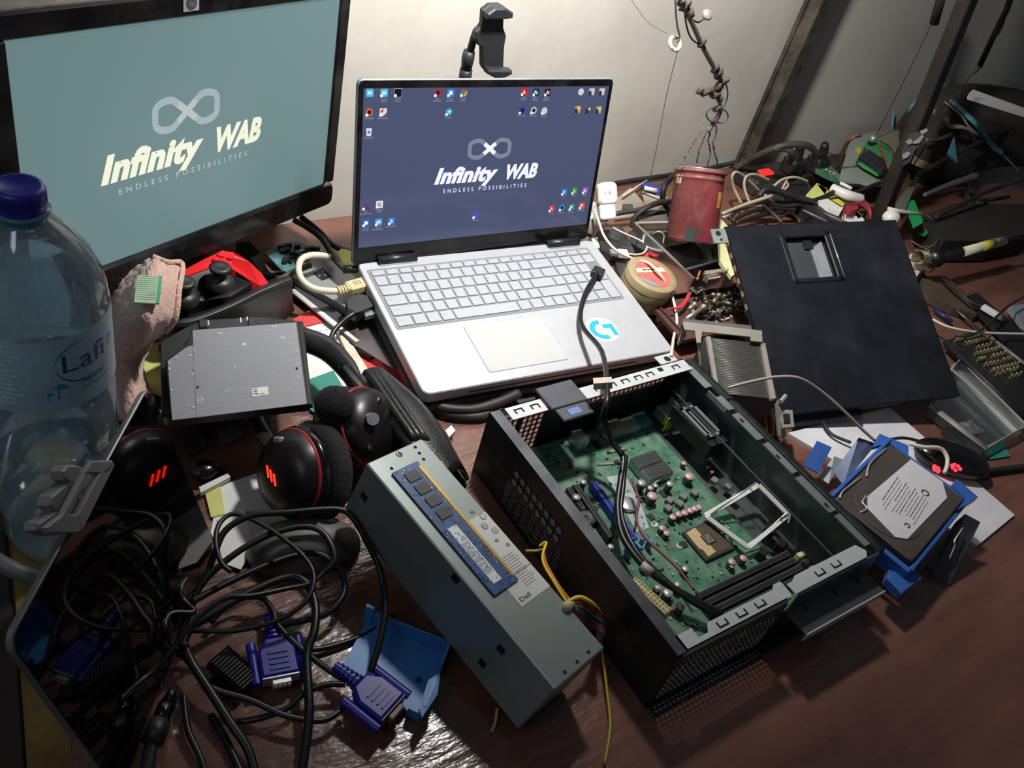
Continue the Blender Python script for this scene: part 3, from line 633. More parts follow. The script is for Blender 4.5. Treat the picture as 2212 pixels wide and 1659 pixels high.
# bay area details
b=MB(mat('yellow_sticker','#c6cf1e',.5)); p=on(cfr,1545,948,.02); q=on(cfr,1552,935,.02); b.box(-.007,0,0,.007,.001,.022); b.put('warning_sticker',case,fr=T3(.255,.272,.012))
b=MB(LIP); p=on(cfr,1572,935,.05); fx=T3(.252,.215,.052)
for a in ((0,0,.004,.052),(.020,0,.024,.052),(.0,0,.024,.004),(0,.048,.024,.052)): b.box(a[0],a[1],0,a[2],a[3],.003,M=fx)
for a in ((.010,.006,.013,.046),): b.box(a[0],a[1],-.004,a[2],a[3],.0,M=fx)
b.box(.20+.05,.205,.030,.278,.275,.051,CBLK); b.put('drive_release_bracket',case)
b=MB(CGRN); b.box(mbx+.002,.075,.0035,mbx+.006,CD-.02,.010); b.put('floor_rib',case)
# ------------------------------------------------------------------ cables inside and over the case
cable('sata_cable','flat black drive cable rising from the open case and lying across the silver laptop',
 [(1290,590,.062),(1262,640,.060),(1256,700,.058),(1300,760,.085),(1312,850,.125),(1305,900,.11),(1318,945,.085),(1345,985,.075)],.0032,RUB,n=8)
p=P(1290,590,.060); pd=P(1300,585,.060)-P(1262,640,.060)
sc=MB(BLK); sc.box(-.006,-.008,-.004,.012,.008,.004,b=.001,M=frame(p,pd,V((0,0,1)).cross(pd)))
bpy.data.objects['sata_cable'].name='drive_cable'; dc=bpy.data.objects['drive_cable']; sc.X=Matrix.Translation(-dc.location); sc.v=[q-dc.location for q in sc.v]; sc.put('connector',dc)
tg=MB(mat('cable_tag','#b5a79a',.6)); p=P(1302,828,.118); tg.box(-.010,-.0045,-.0045,.010,.0045,.0045,M=frame(p-dc.location,CR+V((0,0,.1)),V((0,0,1)))); tg.put('tag',dc,label='tan printed tag')
cable('wire_harness','black wire harness looping over the motherboard inside the open case',
 [(1306,890,.10),(1290,930,.07),(1318,955,.062),(1345,985,.060),(1340,1040,.052),(1334,1095,.046),(1345,1160,.042),(1390,1222,.040),(1440,1262,.036),(1510,1300,.032),(1560,1325,.03)],.0034,RUB,n=8)
hn=bpy.data.objects['wire_harness']
b=MB(RUB); b.tube([P(1352,985,.060)-hn.location,P(1346,1050,.050)-hn.location,P(1342,1110,.044)-hn.location,P(1365,1175,.042)-hn.location,P(1405,1225,.040)-hn.location,P(1480,1290,.036)-hn.location,P(1550,1330,.03)-hn.location],.0028); b.put('strand',hn)
b=MB(mat('harness_tape','#a19a90',.6)); p0=P(1385,1220,.042)-hn.location;p1=P(1408,1238,.040)-hn.location; b.tube([p0,p1],.005,n=10,smooth=False); b.put('tape_wrap',hn,label='white tape wrap')
b=MB(mat('tan_tie','#8d8478',.6)); p0=P(1312,978,.066)-hn.location;p1=P(1352,970,.066)-hn.location; b.tube([p0,p1],.002,n=6,smooth=False); p0=P(1290,1005,.06)-hn.location;p1=P(1345,1000,.064)-hn.location; b.tube([p0,p1],.0015,n=6,smooth=False); b.put('cable_tie',hn)
cable('thin_wire','thin dark red twin wire running beside the harness over the motherboard',[(1365,1035,.036),(1380,1080,.034),(1375,1120,.033),(1392,1160,.032),(1435,1200,.032),(1470,1235,.032),(1500,1275,.034)],.0015,mat('dark_red_wire','#6e3a38',.5),n=6,cat='wire')
# ------------------------------------------------------------------ power supply, its label and cables
k=1.045
def sc_(p): return C0+(V(p)-C0)*k
po=sc_((.342,.205,.112)); px_=sc_((.405,.220,.105)); py_=sc_((.293,.438,.149))
pfr=frame(po,px_-po,py_-po); pw=.0655*k; pl=.24*k; ph=.074
psu=thing('power_supply','grey metal box power supply resting slanted beside the open computer case','power supply',pfr)
PSM=mat('grey_power_supply_steel','#8f9794',.4,.45,var=.06,scale=8,dust='#767c79',damt=.3)
b=MB(PSM); b.box(0,0,-ph,pw,pl,0,b=.0012)
for q in ((897,966),(906,979),(915,992),(846,1012),(970,991),(1271,1409),(1247,1430),(1220,1452)):
    x,y=on(pfr,*q); b.prism(circ(x,y,.0017,12),0,.0002,HOLE)
x,y=on(pfr,862,981); b.lathe([(0,.0008),(.003,.0006),(.0036,0)],14,m=STEEL,M=T3(x,y,0)); b.box(x-.002,y-.0003,.0008,x+.002,y+.0003,.0010,HOLE); b.box(x-.0003,y-.002,.0008,x+.0003,y+.002,.0010,HOLE)
for yy,zz in ((pl*.93,-.03),(pl*.47,-.004),(pl*.20,-.018),(pl*.22,-.05)): b.box(-.0003,yy,zz-.008,.0003,yy+.008,zz,HOLE)
b.put('housing',psu)
# shape of the real label: parallel to the box
l=[on(pfr,*q,.0004) for q in ((1042,1108),(1178,1245),(1113,1308),(1070,1200))]
x0,x1=pw*.50,pw-.001; y0=on(pfr,1113,1308)[1]-.004; y1=on(pfr,1042,1108)[1]
b=MB(mat('psu_label_paper','#c4c4c0',.5,var=.03)); b.box(x0-.006,y0,.0,x1,y1,.0003)
for i in range(24):
    if i>7: b.lines(x0-.004,y0+.012+i*0+.0,.0001,1,.001,INK,.0005)
dx,dy=on(pfr,1103,1300,.0004)
b.text('Dell',x0-.003,y0+.003,.013,.0042,INK,z=.0005,bold=.01)
b.lines(x0+.006,y0+.026,.030,1,.002,INK,.0005,seed=2)
for i in range(13): b.lines(x0+.012,y0+.012+i*.0026,x1-x0-.016,1,.002,mat('light_print','#7a7a80',.7),.0005,th=.0007,seed=i)
for i,t in enumerate(('CE','N','CCC','10','-','RU')):
    x=x1-.014 if i%2 else x1-.008; y=y0+.050+i*.0085
    if i in (2,3,4): b.prism(circ(x+.002,y+.0015,.0034,16),.0003,.0005,INK); b.prism(circ(x+.002,y+.0015,.0028,16),.0005,.0006,mat('psu_label_paper','')) 
    b.text(t,x,y,.0042 if len(t)>1 else .003,.003,INK,z=.0007,bold=.01)
b.put('rating_label',psu,label='white printed rating label')
# memory stick lying on the power supply
rfr0=frame(P(1068,1285,.1),(1,0,0))
a=V((*on(pfr,1068,1287,.002),.0012)); c=V((*on(pfr,846,1022,.002),.0012)); a=pfr@a; c=pfr@c
rfr=frame(a,c-a,pfr.col[2].xyz.cross(c-a)); rl=(c-a).length; rw=.0295*rl/.133
q=rfr.inverted()@(pfr@V((*on(pfr,1123,1247,.002),.0012)))
if q.y<0: rfr=rfr@Matrix.Scale(1,4)
sg=1 if q.y>0 else -1
ram=thing('memory_module','blue memory stick with four black chips lying on the grey power supply','memory module',rfr)
RB=mat('blue_circuit_board','#27426f',.4,var=.25,scale=120,col2='#34568a')
def yb(b,x0,y0,z0,x1,y1,z1,m=None,bb=0): b.box(x0,sg*y0,z0,x1,sg*y1,z1,m,b=bb)
b=MB(RB); yb(b,0,0,0,rl,rw,.0013); rg=random.Random(4)
for i in range(150):
    x=rl*rg.random()*.98;y=rw*rg.random()*.9; yb(b,x,y,.0013,x+.0012,y+.0007,.0018,rg.choice([TIN,COMP,COMP,mat('board_dot','#86a0c0',.5)]))
b.put('circuit_board',ram)
for i in range(4):
    x=rl*(.565+.105*i); b=MB(COMP); b.box(0,0,0,rl*.072,rw*.44,.0011,mat('memory_chip','#39393a',.55)); b.put('memory_chip',ram,fr=T3(x,sg*rw*.27-(rw*.44 if sg<0 else 0),.0013))
b=MB(GOLD); yb(b,rl*.04,rw*.90,.0013,rl*.965,rw*.99,.0016)
for i in range(60): x=rl*(.05+.9*i/60); yb(b,x,rw*.76,.0013,x+.0008,rw*.86,.0015,mat('trace_copper','#7a5b52',.5))
b.put('contacts',ram,label='gold edge contacts')
b=MB(mat('sticker_pale','#c9cdd2',.5)); yb(b,rl*.06,rw*.22,.0013,rl*.50,rw*.56,.0016); 
for i in range(4): b.lines(rl*.13,sg*rw*(.28+.07*i),rl*.32,1,.001,INK,.0018,th=.0006,seed=i)
b.put('printed_sticker',ram,label='pale printed sticker')
# bundle of coloured leads leaving the supply
cols=[('yellow','#c9b12e'),('orange','#c46a2c'),('black','#141414'),('red','#b0252a'),('green','#2e7a3a'),('blue','#27408a'),('red','#8f1f22'),('yellow','#a8942c')]
def lead(cn,hexc,pts,r_=.0014):
    return cable('power_lead',f'{cn} lead '+pts[1],pts[0],r_,mat('lead_'+cn,hexc,.45),group='coloured power supply leads',cat='wire',n=6)
lead('yellow','#c9b12e',([(1165,1180,.05),(1180,1172,.055),(1172,1210,.06),(1200,1262,.068),(1228,1303,.085),(1240,1302,.088)],'looping up beside the power supply to its label end'))
lead('orange','#c46a2c',([(1176,1172,.045),(1178,1212,.055),(1205,1262,.064),(1232,1298,.08)],'running beside the yellow one along the grey power supply'))
lead('yellow pale','#b9a848',([(1136,1190,.04),(1158,1190,.045),(1172,1186,.048)],'short and bent, poking out by the power supply label'))
for i,(cn,hx_,dy) in enumerate((('yellow short','#cdb93a',0),('black','#151515',4),('red','#b3262b',10),('thick red','#8f2023',16),('green','#2f8a45',22),('black lower','#1c1c1e',28),('blue','#2b4ba0',33),('dark red','#7a2427',40),('brown','#5d3a30',46))):
    lead(cn,hx_,([(1228+i*2,1300+dy*.35,.083),(1252+i,1290+dy,.086-.002*i),(1280,1305+dy*1.0,.078-.003*i),(1296+i,1330+dy*.9,.05),(1296-i,1370+dy*.4,.02)],'bending out of the power supply grommet in the thick bundle'),.0022)
for o in list(COL.objects):
    pass
b=MB(mat('grommet','#a9ab7d',.5)); x,y=on(pfr,1224,1312); b.ball((x,y,.002),(.006,.005,.005)); b.put('grommet',psu)
lead('yellow long','#a8942c',([(1298,1385,.015),(1304,1430,.010),(1312,1500,.006),(1318,1570,.004),(1306,1650,.003)],'trailing down to the desk in front of the power supply'))
lead('pale yellow thin','#b8ac6a',([(1074,1530,.01),(1070,1560,.004),(1062,1580,.003)],'stub under the near end of the power supply'))
# ------------------------------------------------------------------ black side panel leaning over the clutter
k2=.962
def s2(p): return C0+(V(p)-C0)*k2
po=s2((.929,.438,-.007)); pxx=s2((1.215,.352,.020)); pyy=s2((.993,.691,.120))
sfr=frame(po,pxx-po,pyy-po); sw=(pxx-po).length; sh=(pyy-po).length
sp=thing('side_panel','large black metal side panel with a recessed latch, leaning on the cable clutter','computer case panel',sfr)
SPM=mat('satin_black_panel','#1b1c22',.33,.1,var=.15,dust='#4a4e58',damt=.25,dscale=8)
rx=[on(sfr,*q) for q in ((1712,612),(1822,608),(1795,500),(1685,502))]; ax=(rx[0][0]+rx[3][0])/2; bx=(rx[1][0]+rx[2][0])/2; ay=(rx[0][1]+rx[1][1])/2; by=(rx[2][1]+rx[3][1])/2
b=MB(SPM); 
for q in ((0,0,sw,ay),(0,by,sw,sh),(0,ay,ax,by),(bx,ay,sw,by)): b.box(q[0],q[1],-.0012,q[2],q[3],0)
b.box(0,0,-.010,.0012,sh,0); b.box(sw-.0012,0,-.010,sw,sh,0); b.box(0,0,-.012,sw,.0012,0); b.box(.02,-.014,-.012,sw*.45,0,-.0105); b.box(0,sh-.0012,-.010,sw,sh,0)
for k in range(6): b.box(-.0005,sh*(.55+.07*k),-.008,.0,sh*(.58+.07*k),-.003,mat('slot_tan','#8a7a52',.6))
b.put('panel',sp)
b=MB(SPM)
for q in ((ax,ay,bx,ay+.008),(ax,by-.008,bx,by),(ax,ay,ax+.008,by),(bx-.010,ay,bx,by)): b.box(q[0],q[1],-.003,q[2],q[3],.0015,b=.0014)
b.box(ax,ay,-.013,bx,by,-.011,mat('recess_dark','#26272b',.5)); b.box(ax+.006,ay+.006,-.011,ax+(bx-ax)*.62,by-.006,-.009,mat('recess_grey','#38393d',.5))
for q in ((ax,ay,ax+.0015,by),(bx-.0015,ay,bx,by),(ax,ay,bx,ay+.0015),(ax,by-.0015,bx,by)): b.box(q[0],q[1],-.012,q[2],q[3],0)
hx0=ax+(bx-ax)*.60; b.prism([(hx0,ay+.008),(bx-.012,ay+.008),(bx-.012,by-.012),(hx0,by-.024)],-.009,-.0075,mat('latch_grey','#7f8388',.5)); b.box(hx0-.010,by-.024,-.0085,hx0+.004,by-.008,-.006,HOLE)
b.tube([(bx-.001,ay+.004,.002),(bx-.001,by-.006,.002)],.0009,m=mat('bright_edge','#9da1a6',.3,.6),smooth=False); b.put('recessed_latch',sp,label='recessed grey pull latch')
b=MB(STEEL); b.box(-.022,sh-.024,-.004,.0,sh-.002,-.002); b.prism(circ(-.012,sh-.009,.004,12),-.002,-.0017,HOLE); b.prism(circ(-.010,sh-.019,.002,10),-.002,-.0017,HOLE); b.put('mounting_tab',sp)
# ------------------------------------------------------------------ processor cooler
hfr=frame(P(1538,790,.05),P(1665,850,.05)-P(1538,790,.05))
a=P(1530,745,.075); c=P(1655,745,.075); d=P(1670,860,.075)
hA=P(1545,735,.075); hB=P(1640,748,.075); hC=P(1668,868,.075); hfr=frame(hC,hA+ (hC-hB)-hC if False else (hA-hB),V((hB-hC)))
hc=thing('cpu_cooler','processor cooler with a dull finned block, steel bracket and copper pipes','heatsink',frame((0,0,0),(1,0,0)))
DFN=mat('dull_fins','#4c4b48',.45,.5,var=.2,scale=40,stretch=(1,12,1))
top=[P(1520,728,.080),P(1648,742,.080),P(1680,862,.080),P(1560,850,.080)]
def slab(b,t,h,m,ex=0):
    n=len(t); lo=[p-V((0,0,h)) for p in t]; v=list(t)+lo
    f=[tuple(range(n)),tuple(range(2*n-1,n-1,-1))]+[(i,n+i,n+(i+1)%n,(i+1)%n) for i in range(n)]; 
    a=(t[1]-t[0]).cross(t[2]-t[0])
    if a.z<0: f=[q[::-1] for q in f]
    b.add(v,f,m); return b
b=MB(DFN); slab(b,top,.045,DFN)
for i in range(34):
    t=(i+.5)/34; p=top[0].lerp(top[3],t); q=top[1].lerp(top[2],t); b.tube([p,q],.0005,m=mat('fin_edge','#6a6965',.4,.6),n=4,smooth=False)
b.put('fin_block',hc)
BRK=mat('bracket_steel','#a9a49b',.42,.55,var=.06)
b=MB(BRK); slab(b,[P(1526,726,.084),P(1535,727,.084),P(1555,850,.084),P(1545,840,.084)],.004,BRK); slab(b,[P(1643,740,.084),P(1653,741,.084),P(1676,860,.084),P(1665,862,.084)],.004,BRK)
slab(b,[P(1474,694,.088),P(1645,714,.088),P(1647,730,.088),P(1480,712,.088)],.0015,BRK); slab(b,[P(1620,712,.0881),P(1646,714,.0881),P(1647,738,.0881),P(1622,736,.0881)],.0015,BRK)
slab(b,[P(1500,706,.0882),P(1517,710,.0882),P(1514,740,.0882),P(1506,740,.0882)],.0015,BRK); slab(b,[P(1506,738,.086),P(1511,738,.086),P(1515,790,.06),P(1512,790,.06)],.0015,BRK)
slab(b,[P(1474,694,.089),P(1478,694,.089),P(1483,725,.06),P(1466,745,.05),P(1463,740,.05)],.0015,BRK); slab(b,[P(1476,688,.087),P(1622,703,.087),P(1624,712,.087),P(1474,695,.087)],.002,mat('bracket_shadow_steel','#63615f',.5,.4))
slab(b,[P(1670,870,.06),P(1682,862,.06),P(1692,905,.045),P(1700,950,.03),P(1680,940,.03)],.002,BRK)
slab(b,[P(1687,884,.05),P(1712,886,.05),P(1716,922,.045),P(1690,924,.045)],.003,BRK); slab(b,[P(1692,893,.0505),P(1706,894,.0505),P(1708,913,.0475),P(1694,914,.0475)],.001,HOLE)
b.put('steel_bracket',hc)
COP=mat('copper','#b86a38',.25,.85)
for q in ([(1626,855,.06),(1630,880,.055),(1648,895,.05),(1655,940,.03)],[(1642,858,.058),(1650,885,.052),(1664,900,.048),(1668,940,.03)],[(1618,850,.05),(1612,880,.04),(1640,915,.03)]):
    MB(COP).tube([P(*p) for p in q],.0034,n=10).put('heat_pipe',hc)
b=MB(SHINY); p=P(1686,868,.062); b.cyl(p,p+V((.012,.004,.003)),.003,n=10); b.put('screw',hc)
b=MB(DFN); slab(b,[P(1540,850,.03),P(1670,850,.03),P(1690,930,.03),P(1610,925,.03)],.03,BLK); b.put('base_block',hc)
# ------------------------------------------------------------------ hard drive in blue carrier, over a white plate
dfr=frame((.816,.172,.061),(.144,.032,.005),(-.022,.099,.004))
hd=thing('hard_drive','hard disk drive with white label sitting in a blue plastic carrier, right of the case','hard drive',dfr)
HDM=mat('grey_brown_drive_casting','#57504c',.42,.35,var=.12); CARR=mat('blue_plastic','#3560a8',.38,var=.06)
b=MB(HDM); b.prism(rrect(.147,.1016,.006),-.024,0,b=.0015); b.prism(circ(.044,.052,.040,30),.0,.0006,b=.0005); b.put('drive_body',hd)
lp=ons(dfr,((1968,992),(2036,1040),(2046,1075),(1960,1164),(1934,1160),(1874,1098),(1874,1072)),.001)
b=MB(mat('drive_label_paper','#c4c2c6',.5,var=.02)); b.prism(lp,.0006,.001)
cxl=sum(p[0] for p in lp)/len(lp); cyl_=sum(p[1] for p in lp)/len(lp); A1=V(lp[3])-V(lp[1]); ang=math.atan2(A1.y,A1.x)
fl=T3(cxl,cyl_,0)@RZ(ang)
for i in range(12): b.lines(-.030+.004*(i%3),-.022+i*.0037,.056,1,.001,mat('light_print','#7a7a80',.7) if i%3 else INK,.0013,th=.0009,seed=20+i,M=fl)
b.prism([(p[0]-.034,p[1]+.012) for p in circ(0,0,.005,18,20,320)+circ(0,0,.003,18,20,320)[::-1]],.0012,.0014,INK,M=fl)
b.prism([(p[0]+.034,p[1]+.014) for p in circ(0,0,.0035,18,20,320)+circ(0,0,.002,18,20,320)[::-1]],.0012,.0014,INK,M=fl)
b.put('drive_label',hd,label='white printed drive label')
b=MB(SHINY)
b.tube([(*on(dfr,1915,968,.002),.001),(*on(dfr,1880,1000,.002),.002),(*on(dfr,1873,1028,.002),.001)],.0015); b.tube([(*on(dfr,1860,1030,.002),.001),(*on(dfr,1822,1060,.002),.002),(*on(dfr,1815,1075,.002),.001)],.0013); b.tube([(*on(dfr,1872,1070,.002),.001),(*on(dfr,1863,1085,.002),.002),(*on(dfr,1872,1098,.002),.002),(*on(dfr,1860,1106,.002),.001)],.0013); b.put('shiny_edge',hd)
b=MB(CARR); b.box(-.006,-.006,-.028,.155,-.001,-.004,b=.001); b.box(-.006,.1026,-.028,.155,.107,.002,b=.001); b.box(.148,-.004,-.028,.154,.107,-.002,b=.001); b.box(-.010,-.004,-.028,-.003,.03,-.006,b=.001)
b.prism([(.146,.075),(.166,.085),(.150,.118),(.120,.112),(.135,.107),(.147,.107)],-.006,.0); b.prism([(.120,-.001),(.166,-.010),(.170,.020),(.152,.020),(.148,-.001)],-.010,.0)
b.prism([(-.03,-.012),(.010,-.018),(.016,-.004),(-.008,.004),(-.012,.012),(-.026,.008)],-.030,-.018,b=.001); b.put('carrier',hd,label='blue plastic drive carrier')
wf=[P(1702,935,.004),P(1922,880,.004),P(2192,1112,.004),P(2112,1178,.004)]
b=MB(WHT); slab(b,wf,.004,mat('white_plate','#d3d2d6',.4,dust='#8f8a84',damt=.3)); b.put('plastic_plate',label='flat white plastic plate under the blue hard drive carrier',cat='plate')
b=MB(CARR); p=frame(P(1758,1012,.012),P(1795,965,.030)-P(1758,1012,.012),V((1,0,0))); 
slab(b,[P(1735,1005,.024),P(1765,952,.05),P(1797,966,.05),P(1768,1022,.024)],.0015,CARR); slab(b,[P(1766,978,.0385),P(1774,967,.0435),P(1780,982,.0385)],.0003,mat('white_arrow','#d8d8dc',.5))
b.put('carrier_rail',label='small blue plastic rail with white arrow standing beside the case wall',cat='drive rail')
b=MB(STEEL); slab(b,[P(1800,1020,.02),P(1855,945,.055),P(1893,958,.055),P(1822,1048,.02)],.0015,mat('blue_grey_steel','#5c6880',.3,.6)); slab(b,[P(1768,1030,.012),P(1802,985,.03),P(1820,992,.03),P(1790,1045,.012)],.0015,STEEL)
b.put('metal_bracket',label='dark steel bracket standing between the case wall and the hard drive',cat='bracket')
b=MB(mat('dark_steel_cage','#55585a',.38,.6,var=.15)); fr0=[P(2085,1110,.055),P(2118,1128,.05),P(2050,1262,.004),P(2012,1240,.006)]; slab(b,fr0,.002,b.m); slab(b,[P(2064,1128,.056),P(2085,1110,.055),P(2012,1240,.008),P(1998,1225,.01)],.002,BLK)
b.tube([P(2080,1140,.05),P(2062,1168,.042),P(2062,1180,.038),P(2050,1208,.026)],.0012,m=SHINY); b.put('drive_cage',label='dark bent steel strip leaning at the near corner of the hard drive',cat='bracket')
# ------------------------------------------------------------------ water bottle
bt=thing('water_bottle','large clear plastic water bottle with dark blue cap and pale printed label','bottle',T3(.079,.582,0))
PET=clear('clear_bottle_plastic','#dcebf2',.10,body='#c6dfec',bodyamt=.42,rough=.08)
prof=[(.0,.006),(.028,.004),(.042,.0),(.0475,.004),(.0495,.02),(.0485,.045),(.0500,.050),(.0500,.085),(.0488,.089),(.0502,.093),(.0502,.125),(.0490,.129),(.0505,.134),(.0505,.180),(.0488,.185),(.0505,.190),(.0507,.262),(.0496,.266),(.0500,.270),(.0475,.283),(.0420,.297),(.0340,.310),(.0250,.321),(.0175,.3285),(.0150,.3315),(.0148,.334),(.0185,.335),(.0185,.337),(.0140,.338),(.0140,.349),(.0,.349)]
MB(PET).lathe(prof,48).put('bottle_body',bt)
CAPB=mat('dark_blue_cap','#2a2f9a',.35,var=.08); b=MB(CAPB); b.lathe([(r,z+.018) for r,z in [(.0158,.3185),(.0164,.320),(.0164,.322),(.0160,.323),(.0166,.324),(.0166,.333),(.0154,.336),(.0120,.3365),(.0112,.3355),(0,.3355)]],40)
for k in range(60): a=k*math.pi/30; b.box(-.0003,.0162,.343,.0003,.0169,.351,M=RZ(a))
b.put('cap',bt)
b=MB(mat('teal_neck_ring','#3a90a8',.3)); b.lathe([(.0152,.3295),(.0162,.3305),(.0162,.336),(.0152,.336)],32); b.put('neck_ring',bt)
LBL=clear('pale_blue_label_film','#cfe0ec',.02,body='#c9dbe6',bodyamt=.85,rough=.5)
b=MB(LBL); b.lathe([(.0511,.192),(.0511,.260)],64); b.put('label_band',bt)
va=math.atan2(-.584,-.083)
def wrap(rad,a0): 
    return lambda p:(rad*math.cos(va+a0+p[0]/rad),rad*math.sin(va+a0+p[0]/rad),p[1])
DKB=mat('label_ink_blue','#34506e',.6); TQ=mat('label_turquoise','#2a93b5',.5); PLE=mat('label_pale_print','#dfe9ee',.6)
b=MB(DKB); wf_=(lambda g: (lambda p: g((p[0],p[1]+.082))))(wrap(.0514,.20))
b.text('Lafi',.002,.146,.036,.017,DKB,warp=wf_)
q=[]; n=40
for i in range(n): a=math.radians(95+200*i/(n-1)); q.append((.020+.023*math.cos(a),.153+.019*math.sin(a)))
for i in range(n-1):
    w0=.0002+.0006*math.sin(math.pi*i/n); (xa,ya),(xb,yb_)=q[i],q[i+1]; b.add([wf_(p) for p in ((xa,ya-w0,0),(xb,yb_-w0,0),(xb,yb_+w0,0),(xa,ya+w0,0))],[(0,1,2,3)])
b.text('Natural',.014,.131,.022,.0065,DKB,warp=wf_,shear=.3); b.text('DRINKING WATER',.014,.1255,.026,.0028,DKB,warp=wf_)
for (x,y,s) in ((-.003,.127,1),(-.010,.124,.6),(.046,.150,.8)):
    for k in range(7):
        a=math.radians(10+27*k); b.add([wf_(p) for p in ((x,y+.005*s,0),(x+.006*s*math.cos(a),y+.005*s+.006*s*math.sin(a),0),(x+.0085*s*math.cos(a-.25),y+.005*s+.0045*s*math.sin(a-.3),0),(x+.004*s*math.cos(a-.5),y+.005*s+.002*s*math.sin(a-.3),0))],[(0,1,2,3)],TQ)
    b.add([wf_(p) for p in ((x-.0006*s,y-.004*s,0),(x+.001*s,y-.004*s,0),(x+.0006*s,y+.005*s,0),(x-.0002*s,y+.005*s,0))],[(0,1,2,3)],TQ)
wl=(lambda g: (lambda p: g((p[0],p[1]+.079))))(wrap(.0514,-.95))
for i in range(13): b.lines(0,.176-i*.0045,.034,1,.001,PLE,0,th=.0016,seed=i); 
nv=[]; b2=MB(PLE)
for i in range(13): b2.lines(0,.176-i*.0045,.034,1,.001,PLE,0,th=.0016,seed=i)
b.v=b.v[:len(b.v)-len(b2.v)]; kf=len(b2.f); b.f=b.f[:-kf]; b.fm=b.fm[:-kf]; b.fs=b.fs[:-kf]
b.add([wl(p) for p in b2.v],b2.f,PLE)
b.put('label_print',bt)
# ------------------------------------------------------------------ glossy black tablet screen leaning, with grey clip
A=V((.150,.546,.190)); B_=V((.012,.355,.190)); C_=P(465,1178,.0)+V((0,0,.003)); D_=B_+C_-A
tfr=frame(D_,A-B_,A-C_); tw=(A-B_).length; th=(A-C_).length
MIR=mat('mirror_black_glass','#060607',.045,var=.3,spec=.65,scale=8,coat=.3)
tab=thing('tablet_screen','glossy black glass screen panel leaning on its edge at the lower left','screen panel',tfr)
b=MB(mat('tablet_silver_rim','#8f8f8c',.35,.6)); b.prism(rrect(tw,th,.012,6),-.0065,-.0012,b=.001); b.put('rear_shell',tab)
b=MB(MIR); b.prism(rrect(tw-.0016,th-.0016,.011,6,.0008,.0008),-.0012,.0,b=.0004); b.put('glass',tab)
CLP=mat('grey_clip_plastic','#8f8d8c',.5,var=.04)
ct=thing('clip','grey plastic clip gripping the top edge of the leaning black screen','clip',tfr)
o_=ons(tfr,((192,996),(238,994),(244,1003),(172,1146),(160,1158),(128,1147)),.003); i_=ons(tfr,((190,1022),(208,1022),(160,1114),(142,1116)),.003)
b=MB(CLP)
for i in range(4):
    pass
b.prism(ons(tfr,((192,996),(238,994),(242,1003),(228,1024),(176,1022)),.003),.0006,.005,b=.001)
b.prism(ons(tfr,((236,1000),(244,1004),(172,1148),(158,1120),(210,1022)),.003),.0006,.005,b=.001)
b.prism(ons(tfr,((190,1020),(178,1020),(126,1118),(142,1118)),.003),.0006,.005,b=.001)
b.prism(ons(tfr,((132,1110),(166,1112),(174,1142),(162,1152),(100,1152),(92,1140)),.003),.0006,.005,b=.001); b.put('clip_frame',ct)
b=MB(CLP); b.prism(ons(tfr,((180,1014),(160,1004),(140,1004),(128,1018),(132,1036),(146,1044),(124,1056),(104,1072),(99,1092),(112,1106),(94,1118),(74,1130),(72,1146),(98,1158),(150,1150)),-.010),-.018,-.0075,b=.0015); b.put('clip_grip',ct)
cable('grey_hose','thick grey hose leaving the desk edge behind the leaning black screen',[(-60,1180,.09),(0,1216,.085),(40,1236,.08),(86,1254,.07),(130,1290,.04)],.0068,mat('grey_hose_plastic','#77797a',.45),cat='hose')
# ------------------------------------------------------------------ pink towel with a tag
TW=mat('pink_terry_cloth','#c29a8c',.95,var=.12,scale=220,bump=1.0,bscale=420,sheen=.5,col2='#d9b3a4')
r_=[[(262,600,.10),(300,572,.125),(330,556,.145),(362,566,.14),(392,570,.13)],
    [(235,640,.085),(285,620,.125),(320,610,.145),(355,620,.145),(386,625,.13)],
    [(225,700,.07),(275,690,.12),(318,680,.14),(350,685,.13),(378,688,.115)],
    [(235,760,.06),(270,750,.09),(310,735,.11),(340,720,.10),(358,715,.09)],
    [(240,800,.04),(255,790,.06),(285,775,.07),(300,765,.06),(325,750,.045)],
    [(245,850,.015),(262,840,.035),(285,830,.045),(300,810,.04),(312,800,.015)],
    [(250,910,.004),(275,900,.03),(300,880,.035),(322,860,.03),(335,850,.006)]]
rg=random.Random(2)
twl=thing('towel','crumpled pink terry towel with a green-edged tag, beside the water bottle','towel',frame((0,0,0),(1,0,0)))
b=MB(TW); b.patch([[P(*q) for q in r] for r in r_],sub=7,th=.006,noise=.0028); b.put('cloth',twl)
b=MB(TW); b.tube([P(330,554,.146),P(362,566,.142),P(394,570,.132),P(388,625,.132),P(380,688,.117),P(358,716,.092)],.0028,n=6); b.put('hem',twl)
TG=mat('tag_pale_green','#a9bfa0',.7,var=.1); a=P(297,598,.152); bb=P(345,601,.152); c=P(300,658,.148); tf=frame(a,bb-a,(a-c)); w_=(bb-a).length*1.12; h_=(a-c).length
b=MB(TG); b.box(0,-h_,.001,w_,0,.003,b=.0005); b.box(w_*.86,-h_,.003,w_,0,.0032,mat('tag_green_edge','#3f9a78',.6))
for i in range(12): b.box(w_*.05,-h_*(.06+.075*i),.0030,w_*.82,-h_*(.06+.075*i)+.0008,.0032,mat('tag_print','#74907c',.7))
b.X=tf; b2=b; m_=MB(TG); m_.v=[tf@p for p in b.v]; m_.f=b.f; m_.fm=b.fm; m_.fs=b.fs; m_.ms=b.ms; m_.put('tag',twl,label='pale tag with a green edge')
